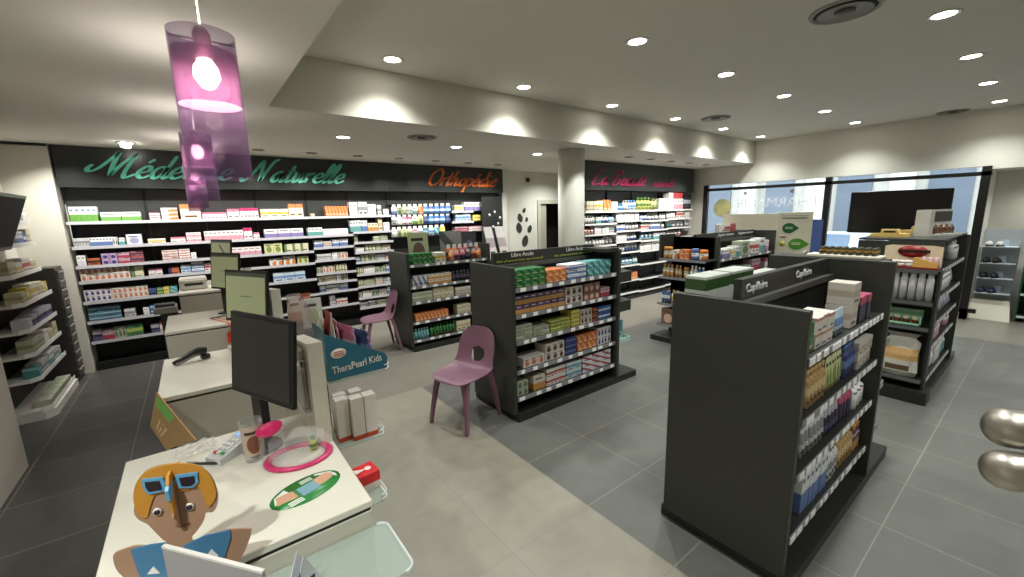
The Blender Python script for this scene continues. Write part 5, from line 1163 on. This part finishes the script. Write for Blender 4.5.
# ---------------------------------------------------------------- back corridor wall
t = thing('wall_speaker', 'small round black speaker high on the back wall', 'speaker', tuple(at(527, 180, y=BY)-Vector((0, .001, 0))))
MB().lathe([(0, 0), (.045, 0), (.05, .05), (.0, .06)], 20).build('body', mat((24, 24, 24), .5), t).rotation_euler = (HX, 0, 0)
MB().lathe([(0, 0), (.03, 0), (.03, .005), (0, .005)], 16).build('grille', mat((60, 60, 60), .5), t, (0, -.06, 0)).rotation_euler = (HX, 0, 0)
PET = mat((52, 52, 50), .5, noise=.3)
for i, (px, py, r, rot) in enumerate(((524, 210.5, .05, .5), (520, 218, .085, -.3), (526.5, 219.5, .045, .2), (519, 228, .1, -.2), (529.5, 229, .075, .4), (525, 241, .11, .3))):
    p = at(px, py, y=BY)
    o = MB().prism([(r*math.cos(a)*.8, r*math.sin(a)*1.15*(1 if math.sin(a) < 0 else .8+.3*abs(math.sin(a))**3)) for a in [math.pi*2*k/18 for k in range(18)]], -.012, -.001).build('wall_pebble', PET, None, (p.x, BY, p.z))
    o.rotation_euler = (0, rot, 0); tag(o, ('topmost small', 'upper left', 'upper right small', 'large middle left', 'middle right two-tone', 'lowest large')[i]+' dark pebble shaped wall decoration beside the door', 'wall decoration', 'dark pebble decorations on the back wall')

# ---------------------------------------------------------------- window side
t = thing('television', 'large black television on a stand in front of the shop window', 'television', (9.3, 1.66, 0))
MB().cbox(0, .05, -.63, .63, 1.37, 2.075, .006).build('casing', mat((8, 8, 9), .25), t); MB().box(-.004, -.001, -.61, .61, 1.39, 2.055).build('screen', mat((10, 10, 12), .2), t)
MB().box(.05, .1, -.04, .04, .03, 1.8).build('pole', mat((20, 20, 20), .4), t); MB().box(0.0, .04, -.03, .03, 1.2, 1.37).build('mount', mat((20, 20, 20), .4), t); MB().cbox(-.15, .25, -.3, .3, 0, .03, .005).build('foot', mat((26, 26, 26), .4), t)
a = at(724, 216, x=9.45); b = at(790, 216, x=9.45)
t = thing('window_back_panel', 'long beige panel standing low behind the window, left of the poster', 'panel', (9.4, b.y, 0)); MB().cbox(0, .03, 0, a.y-b.y, 0, 1.72, .003).build('panel', mat((196, 188, 168), .6), t); MB().box(-.04, .07, .1, .16, 0, .02).build('foot', DARK2, t); MB().box(-.04, .07, a.y-b.y-.2, a.y-b.y-.14, 0, .02).build('foot', DARK2, t)
# leaf poster on a pedestal
A0 = Vector((7.42, 2.74, 0)); dr = Vector((.315, -.949, 0)); wP = .47
t = thing('poster_stand', 'pale poster board with two green leaf shapes on a dark pedestal', 'poster', tuple(A0), math.atan2(dr.y, dr.x))
z0, z1 = at(777, 258, y=2.5).z, 0
z0 = 1.03; z1 = 1.765
MB().cbox(.0, wP+.03, .06, .3, 0, z0-.003, .004).build('pedestal', DARK, t)
MB().cbox(0, wP, .1, .13, z0, z1, .003).build('board', mat((212, 208, 186), .5), t)
LF_ = lambda cx, cz, rx, rz: [(cx+rx*math.cos(math.radians(a_)), cz+rz*math.sin(math.radians(a_))) for a_ in range(50, 311, 13)]+[(cx+rx*1.5, cz)]
MB().prism(LF_(.17, z1-.25, .09, .08), .095, .099).build('leaf', mat((28, 92, 52), .5), t); MB().prism(LF_(.29, z1-.5, .11, .09), .095, .099).build('leaf', mat((72, 138, 40), .5), t)
MB().box(.07, .4, .096, .099, z1-.1, z1-.085).build('text_line', mat((80, 90, 70), .5), t); MB().box(.05, .42, .096, .099, z1-.06, z1-.05).build('text_line', mat((150, 150, 130), .5), t)
MB().lathe([(0, 0), (.04, 0), (.04, .003), (0, .003)], 16).build('fruit', mat((190, 190, 60), .5), t, (.1, .099, z1-.5)).rotation_euler = (HX, 0, 0); MB().lathe([(0, 0), (.05, 0), (.05, .003), (0, .003)], 16, sy=.5).build('flower', mat((206, 160, 150), .5), t, (.1, .099, z1-.38)).rotation_euler = (HX, 0, 0)
for i in range(2): MB().box(.22, .34, .092, .095, z1-.51+.022*i, z1-.502+.022*i).build('text_line', mat((220, 226, 200), .5), t); MB().box(.12, .22, .092, .095, z1-.26+.022*i, z1-.252+.022*i).build('text_line', mat((220, 226, 200), .5), t)
t = thing('small_sign_holder', 'small pinkish card holder beyond the near gondola header', 'sign', (6.2, 1.72, 0)); p = at(805, 262, y=1.8)
t.location = (p.x, 1.8, 0); MB().prism([(-.1, 0), (.1, 0), (.1, p.z+.02), (.06, p.z+.14), (-.06, p.z+.12), (-.1, p.z-.02)], 0, .02).build('card', printed((176, 150, 150), (120, 100, 104), 'spot'), t); MB().box(-.12, .12, -.06, .08, 0, .015).build('foot', DARK2, t)
t = thing('roll_up_banner', 'narrow red and blue upright banner beside the window post', 'banner', (8.75, 2.62, 0)); MB().box(0, .012, -.12, .13, .08, 1.62).build('banner', mat((66, 88, 144), .6), t); MB().box(-.004, -.001, .04, .12, 1.3, 1.6).build('red_print', mat((150, 40, 56), .6), t); MB().cbox(-.06, .07, -.16, .17, 0, .08, .01).build('base', CHROME, t)
t = thing('window_box', 'small red and white box on top of the distant gondola header', 'box', (6.42, 3.06, 1.5)); MB().cbox(-.26, .26, -.03, .03, .001, .12, .002).build('carton', printed((222, 214, 206), (186, 50, 56), 'right'), t); MB().box(-.1, .1, -.032, -.0305, .04, .08).build('text_panel', mat((150, 60, 60), .5), t)
# slipper stand and green shelf at the right wall
p = at(974, 316, z=0); sx_ = 9.9
t = thing('slipper_stand', 'pale narrow stand with pairs of dark slippers against the right wall', 'stand', (sx_, .51, 0), 0)
MB().box(.28, .3, -.2, .2, 0, 1.42).build('back_panel', mat((176, 184, 190), .5), t)
MB().prism([(-.0, 0), (.3, 0), (.3, .3), (.12, .3)], -.26, .26, 'xz').build('base', mat((210, 206, 190), .5), t) if False else None
q = MB(); q.add([(-.02, -.24, 0), (.28, -.24, 0), (.28, -.2, .3), (.14, -.2, .3), (-.02, .24, 0), (.28, .24, 0), (.28, .2, .3), (.14, .2, .3)], [(0, 1, 2, 3), (7, 6, 5, 4), (0, 3, 7, 4), (3, 2, 6, 7), (1, 5, 6, 2), (0, 4, 5, 1)]); q.build('base', mat((212, 208, 190), .5), t)
for z in (.42, .66, .9, 1.16):
    MB().box(.05, .28, -.19, .19, z-.012, z).build('shelf', mat((196, 204, 208), .3), t)
def slipper(x, y, z, c, label, grp):
    o = thing('slipper', label, 'slipper', (x, y, z), HX*1.9, grp)
    q = MB(); n = 14; pts = [(.115*math.cos(a)*(1), (.042-.008*math.cos(a+.6))*math.sin(a)) for a in [2*math.pi*k/n for k in range(n)]]; q.prism(pts, 0, .02, 'xy'); q.build('sole', mat((40, 38, 40), .6), o)
    q = MB(); vs = []; m_ = 7
    for i, x_ in enumerate((-.01, .04, .08, .11)):
        w = (.045, .044, .036, .016)[i]; h = (.062, .055, .04, .022)[i]
        vs += [(x_, w*math.cos(math.pi*k/(m_-1)), .02+h*math.sin(math.pi*k/(m_-1))) for k in range(m_)]
    q.add(vs, [(i*m_+k, i*m_+k+1, (i+1)*m_+k+1, (i+1)*m_+k) for i in range(3) for k in range(m_-1)], 0, True); u = q.build('upper', mat(c, .7), o); md = u.modifiers.new('thick', 'SOLIDIFY'); md.thickness = .005
for z, c, n_ in ((.42, (52, 44, 84), 'violet'), (.66, (30, 34, 52), 'navy'), (.9, (34, 32, 36), 'black'), (1.16, (200, 196, 190), 'pale grey')):
    for y in (-.14, -.03, .12): slipper(sx_+.16, .66+y, z+.001, c, f'{n_} slipper on the narrow stand by the right wall', f'{n_} slippers on the stand')
    tag(MB().cbox(-.004, .004, -.04, .04, 0, .1, .001).build('price_card', mat((200, 214, 230), .5), None, (sx_+.24, .47, z+.001)), f'small pale card behind the {n_} slippers', 'card')
t = thing('green_shelf_unit', 'green shelf unit with boxes at the far right edge', 'shelving', (10.0, -.66, 0), 0)
GR = mat((24, 74, 50), .5)
MB().box(.36, .39, 0, .9, 0, 1.35).build('back_panel', GR, t)
for y in (0, .88): MB().box(0, .36, y, y+.02, 0, 1.35).build('side', GR, t)
for z in (.1, .45, .8, 1.1): s = MB().box(0, .36, .02, .88, z-.02, z).build('shelf', GR, t); MB().box(-.006, 0, .02, .88, z-.03, z+.004).build('price_rail', mat((200, 212, 206), .4), s)
MB().box(.0, .36, 0, .9, 1.35, 1.37).build('top', GR, t)
for z, k in ((.1, 'wb'), (.45, 'wv'), (.8, 'wr'), (1.1, 'wt')):
    for i in range(3): product('box', .2, .16, .17, k, (10.03, -.47+.22*i+.05, z+.001), -HX, f'{DZ[k][3]} box on the green shelf unit at the right edge', f'{DZ[k][3]} boxes on the green shelf unit', 'care_box')
for i in range(2): product('box', .3, .05, .12, 'dk' if i else 'cre', (10.1, -.4+.38*i, 1.371), -HX, ('dark', 'beige')[1-i]+' box on top of the green shelf unit', None, 'care_box')

# blurred pair of polished metal ends at the right edge, carried by a stand just outside the picture
hd = thing('metal_handrail', 'pair of rounded polished metal rail ends at the right edge', 'rail', (0, 0, 0))
E0 = Vector((0, 0, CH)); pa = E0+ray(1006, 428)/FPX*1.0; pb = E0+ray(1004, 470)/FPX*.97
ax = (_r2*.96-_fw*.25-_u2*.08).normalized()
MET = mat((186, 180, 170), .42, metal=1)
dd_ = 0
for P_ in (pa, pb):
    r = 19/FPX*depth(P_); pts = []; rs = []
    for k in range(7):
        a_ = math.radians(k*15); pts.append(P_-ax*r*math.cos(a_)*.9); rs.append(max(.001, r*math.sin(a_)))
    pts.append(P_+ax*.4); rs.append(r)
    MB().tube(pts, r, 24, rs=rs).build('rail_end', MET, hd); dd_ = r
e = pa+ax*.36; MB().lathe([(.02, 0), (.02, e.z)], 20, (e.x, e.y)).build('post', MET, hd); e2 = pb+ax*.36
MB().tube([(e.x, e.y, e2.z), tuple(e2)], .015, 10).build('link', MET, hd); MB().lathe([(0, 0), (.12, 0), (.12, .012), (0, .014)], 28, (e.x, e.y)).build('foot', MET, hd)
print('products', n_prod[0])
